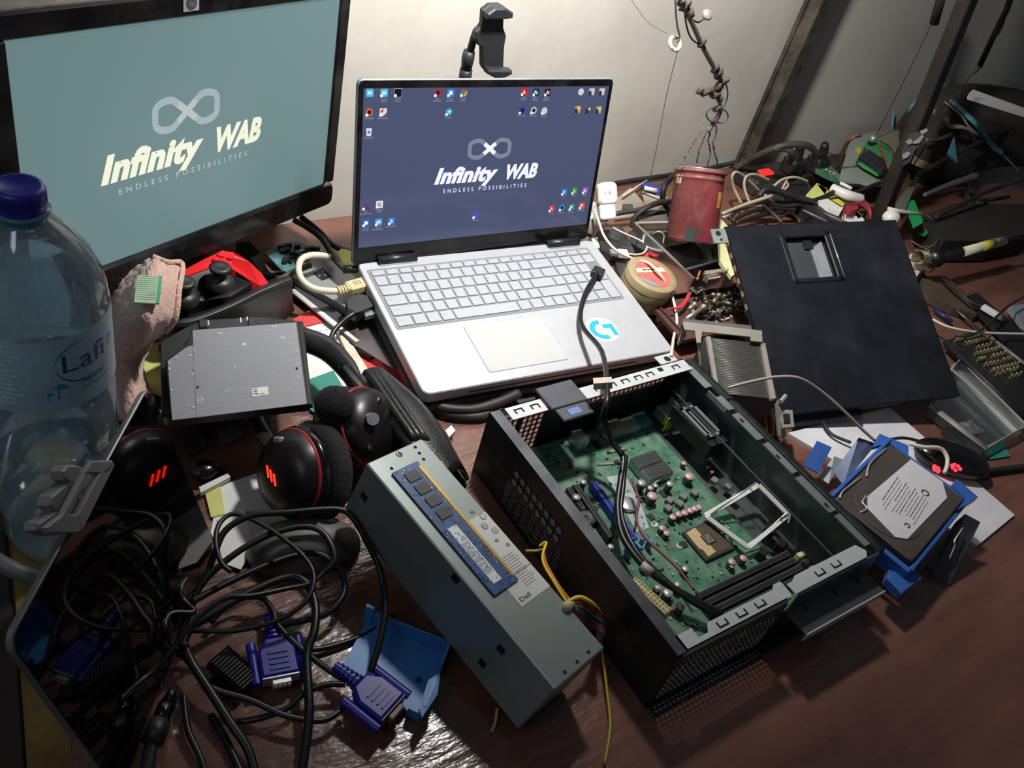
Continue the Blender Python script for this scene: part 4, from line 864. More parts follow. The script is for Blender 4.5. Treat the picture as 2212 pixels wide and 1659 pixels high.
# ------------------------------------------------------------------ game controller in a curved black tray
gc=thing('game_controller','red and black game controller lying in the curved black tray under the monitor','game controller',frame((0,0,0),(1,0,0)))
RED=mat('red_plastic','#d4262b',.38,var=.05)
b=MB(RED); slab(b,[P(388,588,.075),P(440,560,.078),P(478,543,.080),P(505,545,.080),P(500,575,.078),P(470,572,.078),P(392,600,.075)],.010,RED)
slab(b,[P(470,546,.080),P(482,541,.080),P(512,548,.078),P(540,566,.070),P(565,590,.055),P(584,618,.04),P(560,616,.045),P(530,598,.062),P(500,580,.076),P(468,572,.080)],.012,RED)
for x,y in ((468,560),(485,566),(498,556),(478,551)): p=P(x,y,.081); b.cyl(p-V((0,0,.003)),p+V((0,0,.0012)),.0045,.004,n=14)
b.put('top_shell',gc)
b=MB(BLKG); slab(b,[P(392,600,.074),P(470,573,.077),P(500,580,.075),P(545,612,.055),P(500,640,.05),P(440,650,.055),P(390,650,.06)],.030,BLKG); b.ball(P(395,640,.055),(.022,.018,.016)); b.put('lower_shell',gc)
for x,y,z in ((475,598,.078),(398,630,.076)):
    b=MB(BLK); p=P(x,y,z); b.lathe([(.016,-.012),(.0155,-.004),(.010,-.001),(.0075,0),(.0075,.008),(.0115,.010),(.0122,.013),(.010,.015),(.006,.0140),(0,.0138)],24,M=T3(*p)); b.put('thumb_stick',gc)
TRY=mat('matte_black_tray','#1d1c1e',.45,var=.15,dust='#6c6560',damt=.3)
b=MB(TRY)
rim=[(352,700,.055),(385,700,.062),(430,690,.064),(500,662,.066),(560,632,.067),(600,615,.068),(628,604,.066)]
low=[(345,760,.006),(385,770,.004),(440,748,.004),(510,718,.004),(570,700,.004),(606,688,.004),(632,668,.006)]
b.patch([[P(*q) for q in rim],[P((q[0]+l[0])/2-2,(q[1]+l[1])/2+6,(q[2]+l[2])/2) for q,l in zip(rim,low)],[P(*q) for q in low]],sub=5,th=-.003)
b.patch([[P(q[0],q[1],q[2]) for q in rim],[P(395,690,.018),P(420,670,.014),P(460,655,.012),P(520,630,.012),P(570,610,.012),P(600,600,.014),P(622,596,.018)],[P(400,640,.02),P(430,620,.02),P(480,600,.02),P(530,590,.02),P(575,585,.02),P(600,585,.02),P(618,585,.03)]],sub=4,th=.003)
b.tube([P(*q) for q in rim],.0028,n=8)
for i in (2,3,4,5): pass
for t in ((500,664,505,716),(530,650,540,706),(560,636,566,700),(590,622,598,690)): b.tube([P(t[0],t[1],.066),P((t[0]+t[2])/2,(t[1]+t[3])/2+5,.036),P(t[2],t[3],.006)],.0008,m=HOLE,n=4)
b.put('curved_tray',label='black curved moulded tray holding the red controller',cat='tray')
# ------------------------------------------------------------------ optical drive and the tray under it
ofr=frame((.184,.614,.067),V((.305,.577,.087))-V((.184,.614,.067)),V((.219,.729,.071))-V((.184,.614,.067)))
od=thing('optical_drive','slim grey metal optical disc drive lying on top of the pile','optical drive',ofr)
GRP=mat('grey_drive_plate','#8b8c92',.5,.1,var=.05,scale=60,stretch=(1,6,1))
b=MB(BLK); bq=ons(ofr,((371,910),(667,876),(647,698),(416,716),(404,750),(358,782)),-.004); b.prism(bq,-.0125,-.0006,b=.0008); b.put('drive_body',od)
b=MB(GRP); b.prism(ons(ofr,((425,902),(663,873),(640,697),(416,714)),0),-.0008,.0004); b.prism(ons(ofr,((372,907),(424,901),(418,746),(404,749),(362,779)),0),-.0012,-.0001)
for x,y in ((475,719),(592,705),(610,729),(528,744)): 
    p=on(ofr,x,y); b.prism([(p[0]+a[0],p[1]+a[1]) for a in circ(0,0,.0024,14,180,380)+circ(0,0,.0014,14,180,380)[::-1]] if y!=744 else circ(p[0],p[1],.002,10),.0004,.0007,mat('white_stamp_mark','#c9cacc',.4))
for x,y in ((380,773),(366,785),(366,798),(412,769),(416,809),(370,843),(405,877),(417,880),(507,793)): p=on(ofr,x,y); b.prism(circ(p[0],p[1],.0011,8),-.0001,.0007,mat('white_stamp_mark',''))
for x,y in ((427,837),(641,797)): p=on(ofr,x,y); b.box(p[0]-.001,p[1]-.0018,.0004,p[0]+.001,p[1]+.0018,.0006,HOLE)
for x,y in ((420,725),(420,757),(420,795),(637,706),(642,758),(645,815)): p=on(ofr,x,y); b.box(p[0]-.0012,p[1]-.003,.0004,p[0]+.0012,p[1]+.003,.0006,mat('grille_grey','#94959a',.4))
p=on(ofr,432,865)
for k in range(6): a=k*math.pi/3; b.prism(circ(p[0]+.0028*math.cos(a),p[1]+.0028*math.sin(a),.0010,8),.0004,.0007,mat('white_stamp_mark',''))
b.put('cover_plate',od)
p=on(ofr,563,846); b=MB(mat('white_sticker','#d5d5d3',.5)); b.prism(rrect(.0155,.0115,.0008,2,p[0]-.008,p[1]-.006),.0004,.0007)
for i in range(3): b.box(p[0]-.0065,p[1]-.003+i*.0028,.0007,p[0]-.003,p[1]-.002+i*.0028,.0008,INK)
b.lines(p[0]-.005,p[1]-.0042,.011,1,.001,INK,.0008,th=.0009); q=on(ofr,484,848); 
b.put('sticker',od)
b=MB(mat('white_stamp_mark',''))
for d in (0,.0016): b.box(q[0],q[1]+d,.0004,p[0]-.008,q[1]+d+.0004,.0006)
b.put('scored_line',od); b=MB(mat('grille_grey','')); b.text('TEW1PRD1',on(ofr,366,803)[0]-.0,on(ofr,366,804)[1],.014,.0022,mat('grille_grey',''),z=0); b.put('stamped_code',od)
b=MB(BLK); b.X=ofr; b.prism(ons(ofr,((350,900),(676,880),(655,700),(560,690),(428,698),(348,745)),-.018),-.020,-.0135,b=.001)
for q in ((430,684,448,702),(536,676,560,700)): x,y=on(ofr,q[0],q[3],-.012); b.box(x,y-.006,-.014,x+.009,y+.008,-.0105,b=.001)
for x,y in ((434,697),(450,696),(520,690),(534,688)): p=on(ofr,x,y,-.012); b.box(p[0]-.0007,p[1]-.004,-.0134,p[0]+.0007,p[1]+.004,-.0128,mat('white_stamp_mark',''))
b.put('drive_tray',label='black plastic tray directly under the grey optical disc drive',cat='tray')
b=MB(BLK)
for q in ((395,860),(620,850),(600,740)): 
    p=P(q[0],q[1],.0); 
b=MB(mat('dark_box_cardboard','#26272b',.6,dust='#77716a',damt=.4)); bx_=fpx((400,880),(610,850),.0); b.X=bx_; b.box(.0,.01,.001,.10,.085,.040,b=.001); b.put('black_box',label='small black box supporting the pile below the optical disc drive',cat='box')
# ------------------------------------------------------------------ headset
hs=thing('headset','black gaming headset with red rings and a glowing red slash logo','headset',frame((0,0,0),(1,0,0)))
CUSH=mat('fabric_cushion','#1b1a1b',.9,var=.25,bump=.8,bscale=500,dust='#57504a',damt=.35); FOAM=mat('black_foam','#151415',.95,bump=1,bscale=600,var=.3)
RRG=mat('red_ring','#a81f22',.4); SHL=mat('dark_red_black_shell','#170f11',.36,var=.2)
def cup(cen,n,s=1.0,logo=False):
    f=frame_z(cen,n); b=MB(SHL); b.lathe([(0,.008),(.012,.0078),(.022,.006),(.033,.002),(.040,-.006),(.0425,-.014)],36,M=f); b.put('ear_cup',hs)
    b=MB(RRG); b.lathe([(.0425,-.014),(.0440,-.0145),(.0440,-.0165),(.0425,-.017)],36,M=f); b.put('red_ring',hs)
    b=MB(BLKG); b.lathe([(.0425,-.017),(.0455,-.020),(.0455,-.026),(.042,-.030)],36,M=f); b.put('cup_back',hs)
    b=MB(CUSH); b.lathe([(.040,-.029),(.0465,-.031),(.050,-.037),(.050,-.045),(.046,-.051),(.036,-.053),(.027,-.050),(.025,-.040),(0,-.036)],36,M=f); b.put('ear_cushion',hs)
    return f
n1=(-CR*.66-CF*.76).normalized()
c1=P(602,1026,.062); f1=cup(c1,n1)
b=MB(glow('red_logo_light','#ff2418',5.0))
lx=(CR-n1*CR.dot(n1)).normalized(); ly=n1.cross(lx); lf=frame(c1+n1*.0082,lx,ly)
for k,(dx,dy) in enumerate(((-.0055,.0035),(0,.0),(.0055,-.0035))): b.prism([(dx-.0022,dy+.0058),(dx-.0002,dy+.0052),(dx+.0022,dy-.0058),(dx+.0006,dy-.0056)],.0,.0005,M=lf)
b.put('glowing_logo',hs)
b=MB(mat('silver_cup_bracket','#9b9c9f',.35,.4)); p=lf.inverted()@P(596,957,.085); b.box(-.004,.030,-.010,.008,.036,-.004,b=.0015,M=lf); b.put('cup_bracket',hs)
n2=(CR*.75-CF*.25+V((0,0,.35))).normalized(); c2=P(822,915,.060); f2=cup(c2,n2)
b=MB(mat('leatherette_band','#161516',.42,var=.2,dust='#5c5650',damt=.35)); b.tube([c1+V((.01,.03,-.005)),P(545,890,.045),P(560,790,.040),P(615,725,.045),P(655,733,.055),P(708,755,.058),P(752,800,.060),P(780,850,.062),c2+V((0,.012,.018))],[.008,.009,.012,.013,.0135,.0135,.012,.008,.006],n=12,flat=.55); b.put('headband',hs)
b=MB(BLKG); b.tube([P(745,790,.064),P(772,828,.066),P(786,862,.064)],.0075,n=12,flat=.6); b.put('slider',hs)
b=MB(FOAM); p=P(722,876,.100); b.ball(p,(.0195,.0195,.0195),n=30,k=18,noise=.05); b.put('microphone_foam',hs)
b=MB(BLK); b.tube([p,P(752,905,.075),P(782,935,.065),P(800,975,.055)],.0030); b.put('microphone_boom',hs)
b=MB(mat('silver_cup_bracket','')); b.cyl(P(800,905,.075),P(806,905,.082),.0065,n=16); b.put('pivot_cap',hs)
# ------------------------------------------------------------------ black leather pouch
LEA=mat('black_leather','#191a1c',.33,var=.15,bump=.25,bscale=300,dust='#66676a',damt=.25)
pc=thing('leather_pouch','black leather pouch with raised ridges standing between the headset and the power supply','pouch',frame((0,0,0),(1,0,0)))
b=MB(LEA); rows=[[(786,822,.004),(870,975,.004),(940,1040,.004)],[(784,812,.045),(868,958,.05),(945,1030,.045)],[(800,800,.058),(886,950,.062),(962,1028,.055)],[(824,802,.055),(915,890,.06),(992,1015,.05)],[(838,822,.03),(935,915,.03),(1004,1030,.02)],[(842,840,.004),(940,935,.004),(1006,1040,.004)]]
b.patch([[P(*q) for q in r] for r in rows],sub=5,th=.004); slab(b,[P(786,822,.006),P(842,840,.006),P(1006,1040,.006),P(900,1000,.006)],.005,LEA); b.put('pouch_body',pc)
b=MB(LEA)
for d in (0,12,24): b.tube([P(790+d,806-d*.1,.058),P(802+d,812,.062),P(848+d,880,.067),P(892+d,944,.067),P(902+d,960-d*.3,.05)],.0042,n=10)
b.put('ridge',pc)
b=MB(STEEL); slab(b,[P(962,930,.010),P(975,918,.010),P(984,930,.010),P(970,944,.010)],.006,SHINY); b.put('metal_clip',label='small bright metal clip on the desk right of the leather pouch',cat='clip')
# ------------------------------------------------------------------ papers and cards
def sheet(name,label,pts,z,m,cat='paper',th=.0012,extra=None,group=None):
    b=MB(m); slab(b,[P(x,y,z) for x,y in pts],th,m)
    if extra: extra(b)
    return b.put(name,label=label,cat=cat,group=group)
REDC=mat('red_card','#c23c3a',.6,var=.06); TEAL=mat('teal_board','#2f7f70',.6,var=.1)
sheet('note_sheet','white note sheet with faint writing between the drive and the headband',[(585,740),(630,705),(745,690),(770,760),(800,850),(740,900),(640,860)],.0035,PAPERW,extra=lambda b:[b.lines(P(676,718,.004).x,P(676,718,.004).y,.05,3,.012,mat('pencil','#9a9aa2',.8),.0037,th=.0012,seed=9)])
sheet('red_card','red card corner by the curved tray',[(632,690),(682,662),(710,692),(655,706)],.0055,REDC,'card')
sheet('red_folder','red folder under the clear film at the laptop corner',[(742,705),(790,715),(860,780),(918,858),(905,880),(850,845),(790,800)],.0015,REDC,'folder')
sheet('card_edge','long cream card edge beside the headband',[(722,700),(735,702),(795,798),(800,850),(785,840)],.009,mat('cream_card','#c9c1ae',.7),'card',th=.005)
sheet('clear_film','crumpled clear plastic film in front of the laptop left side',[(738,690),(840,710),(895,790),(912,838),(840,790),(760,740)],.012,clear('grey_clear_film','#c4bdbd',.15,body='#9b8f90',bodyamt=.35,rough=.25),'film',th=.0008)
sheet('yellow_note','yellow paper note between the towel and the optical drive',[(268,760),(345,738),(362,760),(368,860),(330,850),(285,830)],.012,YEL,'note')
sheet('yellow_card','small yellow note at the right edge of the leaning screen',[(440,1052),(476,1046),(486,1110),(456,1117)],.004,YEL,'note')
sheet('crumpled_paper','white crumpled leaflet with blue marks under the headset',[(474,1050),(560,1020),(660,1080),(640,1130),(560,1190),(480,1200),(455,1150)],.0025,PAPERW,'leaflet',extra=lambda b:[slab(b,[P(526+d,1108,.003),P(534+d,1102,.003),P(540+d,1106,.003),P(532+d,1112,.003)],.0003,mat('leaflet_blue','#3f8fc0',.6)) for d in (0,12)])
sheet('leaflet','second creased white leaflet below the mouse cable loops',[(470,1120),(530,1105),(550,1180),(520,1230),(478,1215)],.0045,PAPERW,'leaflet')
sheet('dark_card','dark printed card just under the front edge of the optical drive',[(395,925),(440,912),(446,965),(405,985)],.006,mat('dark_card','#3c3a3a',.6,var=.4,scale=120),'card')
sheet('grey_card','grey printed card below the middle of the optical drive',[(470,930),(515,912),(525,940),(480,962)],.006,mat('grey_card','#5b5d5a',.6,var=.2,scale=120),'card')
sheet('teal_board','teal board corner between the headband and the optical drive',[(665,820),(720,800),(750,850),(700,905),(670,885)],.004,TEAL,'board')
sheet('white_strip','white plastic strip between the leaning screen and the headset',[(430,1052),(492,1022),(498,1030),(434,1064)],.010,WHT,'strip',th=.006)
b=MB(BLKG); p=P(440,1015,.012); b.ball(p,(.016,.012,.008)); b.put('black_dongle',label='small rounded black gadget beside the leaning screen',cat='gadget')
# ------------------------------------------------------------------ mouse beneath the cables
mo=thing('computer_mouse','black computer mouse with hp logo half covered by the cable tangle','mouse',frame(P(650,1195,0),P(780,1165,0)-P(530,1200,0)))
MSE=mat('soft_black_mouse','#5c5b52',.5,var=.1); b=MB(MSE); v=[]
n,k=28,10
def mh(u,v_): pass
prof=[]
for i in range(k+1):
    t=math.pi/2*i/k
    for j in range(n):
        a=2*math.pi*j/n; ex=.054*(1+.06*math.cos(a)); ey=.031*(1+.10*math.cos(2*a)-.04*math.cos(a)); v.append((ex*math.cos(t)**.7*math.cos(a) if i<k else 0,ey*math.cos(t)**.7*math.sin(a) if i<k else 0,.0025+.034*math.sin(t)))
f=[(i*n+j,i*n+(j+1)%n,(i+1)*n+(j+1)%n,(i+1)*n+j) for i in range(k) for j in range(n)]; f.append(tuple(range(n))[::-1]); b.add(v,f,MSE,True); b.put('shell',mo)
ml=mo.matrix_world.inverted() if False else frame(P(650,1195,0),P(780,1165,0)-P(530,1200,0)).inverted()
lp_=ml@P(718,1132,.031); b=MB(mat('silver_badge','')); b.X=T3(lp_.x,lp_.y,.0325)@RY(.28)
b.prism([p for p in circ(0,0,.0046,20)],.0,.0006); b.text('hp',-.0028,-.0015,.0055,.003,MSE,z=.0008,shear=.3); b.put('logo',mo)
b=MB(BLKG); b.cyl((.022,-.004,.024),(.022,.004,.024),.007,n=16); b.put('scroll_wheel',mo)
# ------------------------------------------------------------------ cable tangle
TCY='black cables in the tangled heap'
TABI=tfr.inverted()
def lift(q,r):
    x,y,z=q; a=on(tfr,x,y,0)
    if -.01<a[0]<tw+.01 and -.012<a[1]<th+.01:
        zp=(tfr@V((a[0],a[1],r*1.6))).z
        if z<zp: z=zp+.001
    return (x,y,z)
def cb(lbl,pts,r=.0024,m=RUB):
    pts=[lift(q,r) for q in pts]; return cable('cable',lbl,pts,r,m,n=10,sub=6)
def sm(pts,z0,z1,amp=.0):
    n=len(pts); return [(x,y,z0+(z1-z0)*i/(n-1)+amp*math.sin(math.pi*i/(n-1))) for i,(x,y) in enumerate(pts)]
cb('black monitor cable arching over the mouse down to the right blue plug',sm([(801,1450),(822,1380),(833,1307),(822,1233),(793,1171),(764,1120),(727,1100),(617,1107),(543,1114),(488,1145),(463,1197),(441,1255),(404,1300),(386,1343)],.022,.012,.045),.0030)
cb('thin black loop crossing highest over the mouse and back left',sm([(500,1235),(478,1215),(466,1170),(475,1130),(507,1110),(562,1131),(617,1167),(661,1208),(678,1245),(668,1288),(635,1321),(580,1347),(507,1362),(415,1362)],.05,.03,.015),.0022)
cb('thick black cable circling the top of the mouse',sm([(389,1380),(415,1307),(441,1255),(507,1197),(580,1156),(646,1138),(690,1145),(716,1178),(722,1212),(700,1235)],.015,.04,.025),.0030)
cb('black cable forming the widest loop to the right of the heap',sm([(415,1300),(470,1270),(562,1226),(635,1200),(690,1197),(731,1226),(745,1270),(727,1307),(690,1332),(617,1348),(598,1362),(590,1380)],.030,.006,.01),.0030)
cb('thick black cable dropping straight down the middle of the heap',sm([(389,1417),(408,1362),(455,1329),(529,1285),(617,1248),(661,1259),(681,1307),(679,1362),(663,1417),(668,1527),(662,1600),(648,1690)],.02,.008,.02),.0038)
cb('thin black cable running from lower left up across the heap',sm([(262,1510),(300,1475),(342,1439),(389,1380),(433,1329),(488,1292),(543,1287),(617,1272),(672,1260),(700,1235)],.012,.040,.03),.0022)
cb('black cable looping at far left then crossing down to the right blue plug',sm([(404,1250),(391,1272),(397,1296),(419,1322)],.03,.028)+sm([(371,1325),(356,1355),(371,1388),(408,1430),(452,1483),(543,1513),(617,1546),(690,1557),(728,1541),(748,1520)],.024,.014),.0026)
cb('thick black cable leaving the heap toward the bottom, leftmost of three',sm([(397,1391),(415,1432),(452,1490),(500,1564),(536,1619),(556,1690)],.028,.008),.0038)
cb('black cable at the bottom beside the dark power plug',sm([(397,1500),(400,1540),(408,1582),(433,1637),(450,1690)],.012,.006),.0028)
cb('dark cable end between the two thick cables at the bottom',sm([(455,1545),(489,1600),(530,1690)],.006,.005),.0032)
cb('black cable arcing low under the heap to the middle',sm([(505,1560),(560,1552),(620,1530),(655,1500),(700,1480),(745,1478)],.005,.018,.004),.0026)
cb('black cable strand curling at the heart of the heap',sm([(455,1345),(500,1300),(560,1290),(590,1320),(600,1350),(650,1400),(700,1440),(745,1470)],.012,.012,.01),.0026)
cb('black double strand dropping along the power supply side',[(760,1115,.055),(790,1165,.058),(815,1215,.055),(828,1270,.045),(830,1320,.03)],.0026)
cb('black strand disappearing under the power supply',[(590,1382,.016),(640,1400,.010),(700,1400,.006),(790,1370,.004),(850,1330,.004)],.0026)
# stout plug bodies
pg=thing('power_plug','stout black barrel power plug at the lower left of the heap','plug',frame((0,0,0),(1,0,0)))
b=MB(BLKG); b.tube([P(375,1490,.022),P(362,1520,.018)],[.0035,.0060],n=12,smooth=False); b.tube([P(362,1520,.018),P(345,1560,.015)],.0068,n=14,smooth=False); b.put('strain_relief',pg)
b=MB(BLK); b.tube([P(347,1556,.015),P(328,1605,.013)],.0088,n=14,smooth=False); b.put('barrel',pg)
b=MB(mat('plug_dark_gloss','#2e2f30',.25)); b.tube([P(330,1600,.013),P(318,1660,.011),P(300,1700,.01)],.0055,n=12); b.put('tail',pg)
b=MB(mat('comb_black','#161617',.5))
pA=P(470,1420,.012);pB=P(540,1480,.012)
f=frame(pA,pB-pA); L=(pB-pA).length
for k in range(12): b.box(L*k/12,-.012,-.006,L*(k+.55)/12,.012,.006,M=f,b=.0008)
b.box(0,-.008,-.005,L,.008,.005,M=f); b.put('cable_boot',label='black ribbed cable boot left of the first blue plug',cat='plug')
# blue monitor plugs
VB=mat('deep_blue_plug','#20218a',.4,var=.08)
def vga(lbl,o,dirx,z,tilt=0,face=True):
    f=frame(P(*o,z),P(*dirx,z)-P(*o,z)); t=thing('monitor_plug',lbl,'plug',f,None)
    b=MB(VB); b.prism([(-.000,-.008),(.012,-.0155),(.036,-.0155),(.036,.0155),(.012,.0155),(0,.008)],-.0075,.0075,b=.002)
    for s in (-1,1): b.cyl((.0,s*.0195,0),(.038,s*.0195,0),.0042,n=12)
    b.box(.010,-.019,-.002,.034,.019,.002)
    for k in range(4): b.box(.014+.005*k,-.008,.0075,.016+.005*k,.008,.0085)
    b.put('shell',t)
    b=MB(VB)
    for k in range(5): b.cyl((-.022+.0046*k,0,0),(-.0195+.0046*k,0,0),.0052+.0005*k,n=12)
    b.cyl((-.026,0,0),(0,0,0),.0042,n=12); b.put('strain_relief',t)
    b=MB(SHINY if face else mat('plug_face_brown','#6a5d55',.5,.5)); b.prism([(.036,-.0150),(.037,-.0150),(.037,.0150),(.036,.0150)],-.0062,.0062); b.box(.037,-.0082,-.0038,.0425,.0082,.0038,b=.001); b.put('metal_face',t)
    if face:
        b=MB(mat('ivory_pins','#e0ddc8',.5))
        for k in range(4): b.box(.0425,-.0062+.0036*k,-.001,.0430,-.0042+.0036*k,.0026)
        b.put('pins',t)
    return t
vga('deep blue monitor plug facing the camera in the middle of the heap',(592,1385),(606,1460),.014,face=True)
vga('deep blue monitor plug lying on the light blue bracket',(775,1478),(860,1545),.020,face=False)
# light blue bracket
bb_=thing('plastic_bracket','light blue plastic drive bracket on the bare wood left of the power supply','bracket',frame((0,0,0),(1,0,0)))
LB=mat('light_blue_plastic','#3f7fbf',.42,var=.05)
q=[P(737,1443,.006),P(790,1345,.006),P(960,1412,.006),P(905,1552,.006)]
b=MB(LB); slab(b,q,.005,LB); b.put('base_plate',bb_)
def wallq(b,p,q_,h,t,m):
    d=(q_-p).normalized(); n=V((-d.y,d.x,0)).normalized()*t
    z=V((0,0,h)); b.add([p,q_,q_+n,p+n,p+z,q_+z,q_+n+z,p+n+z],[(3,2,1,0),(4,5,6,7),(0,1,5,4),(1,2,6,5),(2,3,7,6),(3,0,4,7)],m)
b=MB(LB); wallq(b,q[1],q[2],.018,.0025,LB); wallq(b,P(783,1345,.006),P(800,1352,.006),.026,.003,LB); wallq(b,q[2],P(942,1460,.006),.020,.0025,LB); wallq(b,P(928,1500,.006),q[3],.022,.0025,LB)
wallq(b,P(905,1552,.004),P(880,1540,.004),.012,.0025,LB); slab(b,[P(925,1470,.028),P(952,1450,.028),P(945,1500,.027),P(912,1550,.027),P(905,1530,.027)],.002,LB); b.put('upright_wall',bb_)
b=MB(mat('hole_print','#1c3a66',.6)); p=P(905,1468,.0065); b.prism(circ(p.x,p.y,.003,8),.0061,.0066); b.put('hole',bb_)
Wd=frame((0,0,0),(1,0,0))
DARKW=mat('dark_cable_dull','#1e1c1b',.55,dust='#6a6158',damt=.35)
# ------------------------------------------------------------------ hanging tin with wires
cb0=P(1491,522,.045)
def findz(xy,py):
    z=.05
    while z<.4:
        p=V((xy[0],xy[1],z)); d=p-C0; q=H/2-FL*d.dot(CU)/d.dot(CF)
        if q<py: return z
        z+=.002
    return z
ctz=findz(cb0,372); ch=ctz-.05
tp0=P(1508,368,ctz); _d=(cb0-C0).dot(CF); cb0=cb0.copy(); _i=(CR*17+CU*152).normalized(); _a=(_i*math.cos(.2)-CF*math.sin(.2)).normalized(); hgt=153/FL*_d/math.cos(.2)*.97; tp0=cb0+_a*hgt; ax=frame_z(cb0,_a)
rt=57/FL*_d*.98; rb=52/FL*_d
tin=thing('hanging_tin','reddish wire-wound tin can hung by twisted wires above the clutter','tin can',ax)
TINM=mat('dusty_red_tin','#7a3b3b',.5,var=.22,scale=18,dust='#a07a70',damt=.5,dscale=30)
b=MB(TINM); pr=[(rb*.96,0.0)]
for k in range(30): z=hgt*(.03+.80*k/30); rr_=rb+(rt*.93-rb)*(z/hgt); pr+=[(rr_,z),(rr_+.0006,z+hgt*.006)]
pr+=[(rt*.93,hgt*.86),(rt*.98,hgt*.87),(rt*.93,hgt*.89),(rt*.95,hgt*.95),(rt,hgt*.955),(rt,hgt*.985),(rt*.93,hgt),(rt*.90,hgt*.97),(rb*.90,0)]
b.lathe(pr,36); b.put('tin_body',tin)
b=MB(mat('tin_rim_bright','#c0bfc0',.3,.7)); b.lathe([(rt*.93,hgt),(rt*.95,hgt+.0015),(rt*.90,hgt+.0015),(rt*.88,hgt-.004)],32); b.put('rim',tin)
ia=ax.inverted(); va2=ia@C0; a0=math.atan2(va2.y,va2.x)
def arcp(b,a1,a2,z0,z1,m,ex=.0012):
    n=6; v=[];
    for i in range(n+1):
        a=a0+a1+(a2-a1)*i/n
        for z in (z0,z1): rr_=(rb+(rt*.93-rb)*z/hgt)+ex; v.append((rr_*math.cos(a),rr_*math.sin(a),z))
    b.add(v,[(2*i,2*i+2,2*i+3,2*i+1) for i in range(n)],m)
b=MB(mat('tin_notch_dark','#2c3230',.6)); arcp(b,-.25,.20,.001,hgt*.20,b.m); b.put('notch',tin)
b=MB(mat('tin_worn_yellow','#c08a3a',.6,var=.3)); arcp(b,.95,1.25,hgt*.50,hgt*.72,b.m); arcp(b,-1.05,-.75,hgt*.78,hgt*.90,mat('old_tape_cream','#b3a482',.7)); b.put('worn_patch',tin)
b=MB(mat('tin_plain_red','#7b2f37',.45,var=.1,dust='#9a6a60',damt=.3)); arcp(b,.45,1.5,.002,hgt*.82,b.m,.0009); b.put('plain_side',tin)
TW2=mat('twisted_wire','#6c6a66',.5,.4,var=.25); tx=tp0.y
def py(x,y,dy=0): return PY(x,y,tp0.y+dy)
def twist(b,pts,r_,m):
    pts=[ia@V(p) for p in pts]
    b.tube(pts,r_,m=m,n=6)
    for s in (1,-1):
        q=[]
        for i in range(len(pts)-1):
            for k in range(4):
                p=V(pts[i]).lerp(V(pts[i+1]),k/4); a=(i*4+k)*1.7; q.append(p+V((math.cos(a)*r_*1.3*s,math.sin(a)*r_*1.3,0)))
        b.tube(q,r_*.7,m=m,n=5,sub=2)
b=MB(TW2)
twist(b,[py(1463,362,-.015),py(1476,345),py(1490,322),py(1500,305),py(1520,275)],.0010,TW2)
twist(b,[py(1505,352),py(1510,325),py(1520,300),py(1530,275)],.0009,TW2); twist(b,[py(1528,358),py(1535,330),py(1530,305),py(1535,280)],.0009,TW2)
twist(b,[py(1552,362,.01),py(1545,335),py(1540,310),py(1548,285),py(1545,265)],.0010,TW2); b.put('twisted_wires',tin)
arm=thing('lamp_arm','thin twisted metal rod wrapped in wires descending from above to the hanging tin','lamp arm',Wd)
b=MB(mat('dusty_rod','#68625d',.5,.4,var=.25)); b.tube([py(1450,-60),py(1470,0),py(1495,50),py(1520,105),py(1545,150),py(1552,165)],.0035,n=8); b.tube([py(1552,165),py(1560,185),py(1548,205),py(1556,230),py(1545,262),py(1528,285)],.0030,n=8); b.put('rod',arm)
KT=mat('knotted_tape','#4f4742',.8,var=.4,bump=.8,bscale=200); rg=random.Random(6)
for x,y,r_ in ((1480,12,.007),(1472,4,.006),(1490,28,.007),(1516,92,.007),(1545,148,.007),(1552,160,.008),(1562,175,.007),(1550,188,.006),(1535,196,.007),(1522,200,.006),(1512,196,.005),(1545,205,.006),(1556,215,.005),(1548,235,.005),(1540,262,.005)):
    p=py(x,y); b=MB(KT); b.ball((0,0,0),(r_*1.25,r_*.7,r_*.75),n=9,k=7,noise=.6); b.put('wire_knot',arm,fr=T3(*p)@RZ(rg.random()*3)@RY(rg.uniform(.4,1.2)))
b=MB(RUB); b.tube([py(1478,20),py(1484,60),py(1495,85),py(1515,98)],.0012,n=6); b.tube([py(1465,5),py(1488,35),py(1508,48),py(1525,35)],.0012,n=6); b.tube([py(1566,175),py(1572,205),py(1560,240),py(1545,265),py(1528,255),py(1528,240),py(1545,232),py(1568,240),py(1572,255),py(1560,266),py(1542,262)],.0011,m=mat('blue_grey_wire','#3f4c56',.5),n=6); b.put('loose_wires',arm)
b=MB(mat('dusty_disc','#8a8078',.6,var=.25)); f=frame_z(py(1528,32),-CF+CR*.4); b.lathe([(0,.003),(.006,.003),(.0075,0),(.006,-.003),(0,-.003)],16,M=f); b.put('disc',arm)
hk=thing('wire_pulley','cream ring on a twisted wire holding a thin string by the wall','pulley',Wd)
b=MB(TW2); b.tube([py(1458,-30),py(1460,25),py(1463,55),py(1468,80),py(1462,90)],.0013,n=6); b.put('wire',hk)
b=MB(mat('cream_ring','#b3a68e',.5,var=.1)); f=frame_z(py(1458,94),-CF+CR*.6); b.tube([f@V((.0085*math.cos(a),.0085*math.sin(a),0)) for a in [i*math.pi/6 for i in range(13)]],.0028,n=8,sub=2); b.put('ring',hk)
cable('string','thin grey string hanging from the cream ring down to the clutter behind the laptop',[(py(1466,102),),(PY(1440,205,.86),),(PY(1422,300,.87),),(PY(1406,378,.88),)],.0005,mat('thin_grey_string','#6d6862',.7),cat='string',n=5)
cable('string','fine thread running from the top edge down to the bare wire hook at upper middle',[(py(1357,-10),),(py(1385,30),),(py(1405,52),),(py(1440,72),)],.0004,mat('thin_grey_string',''),cat='string',n=5)
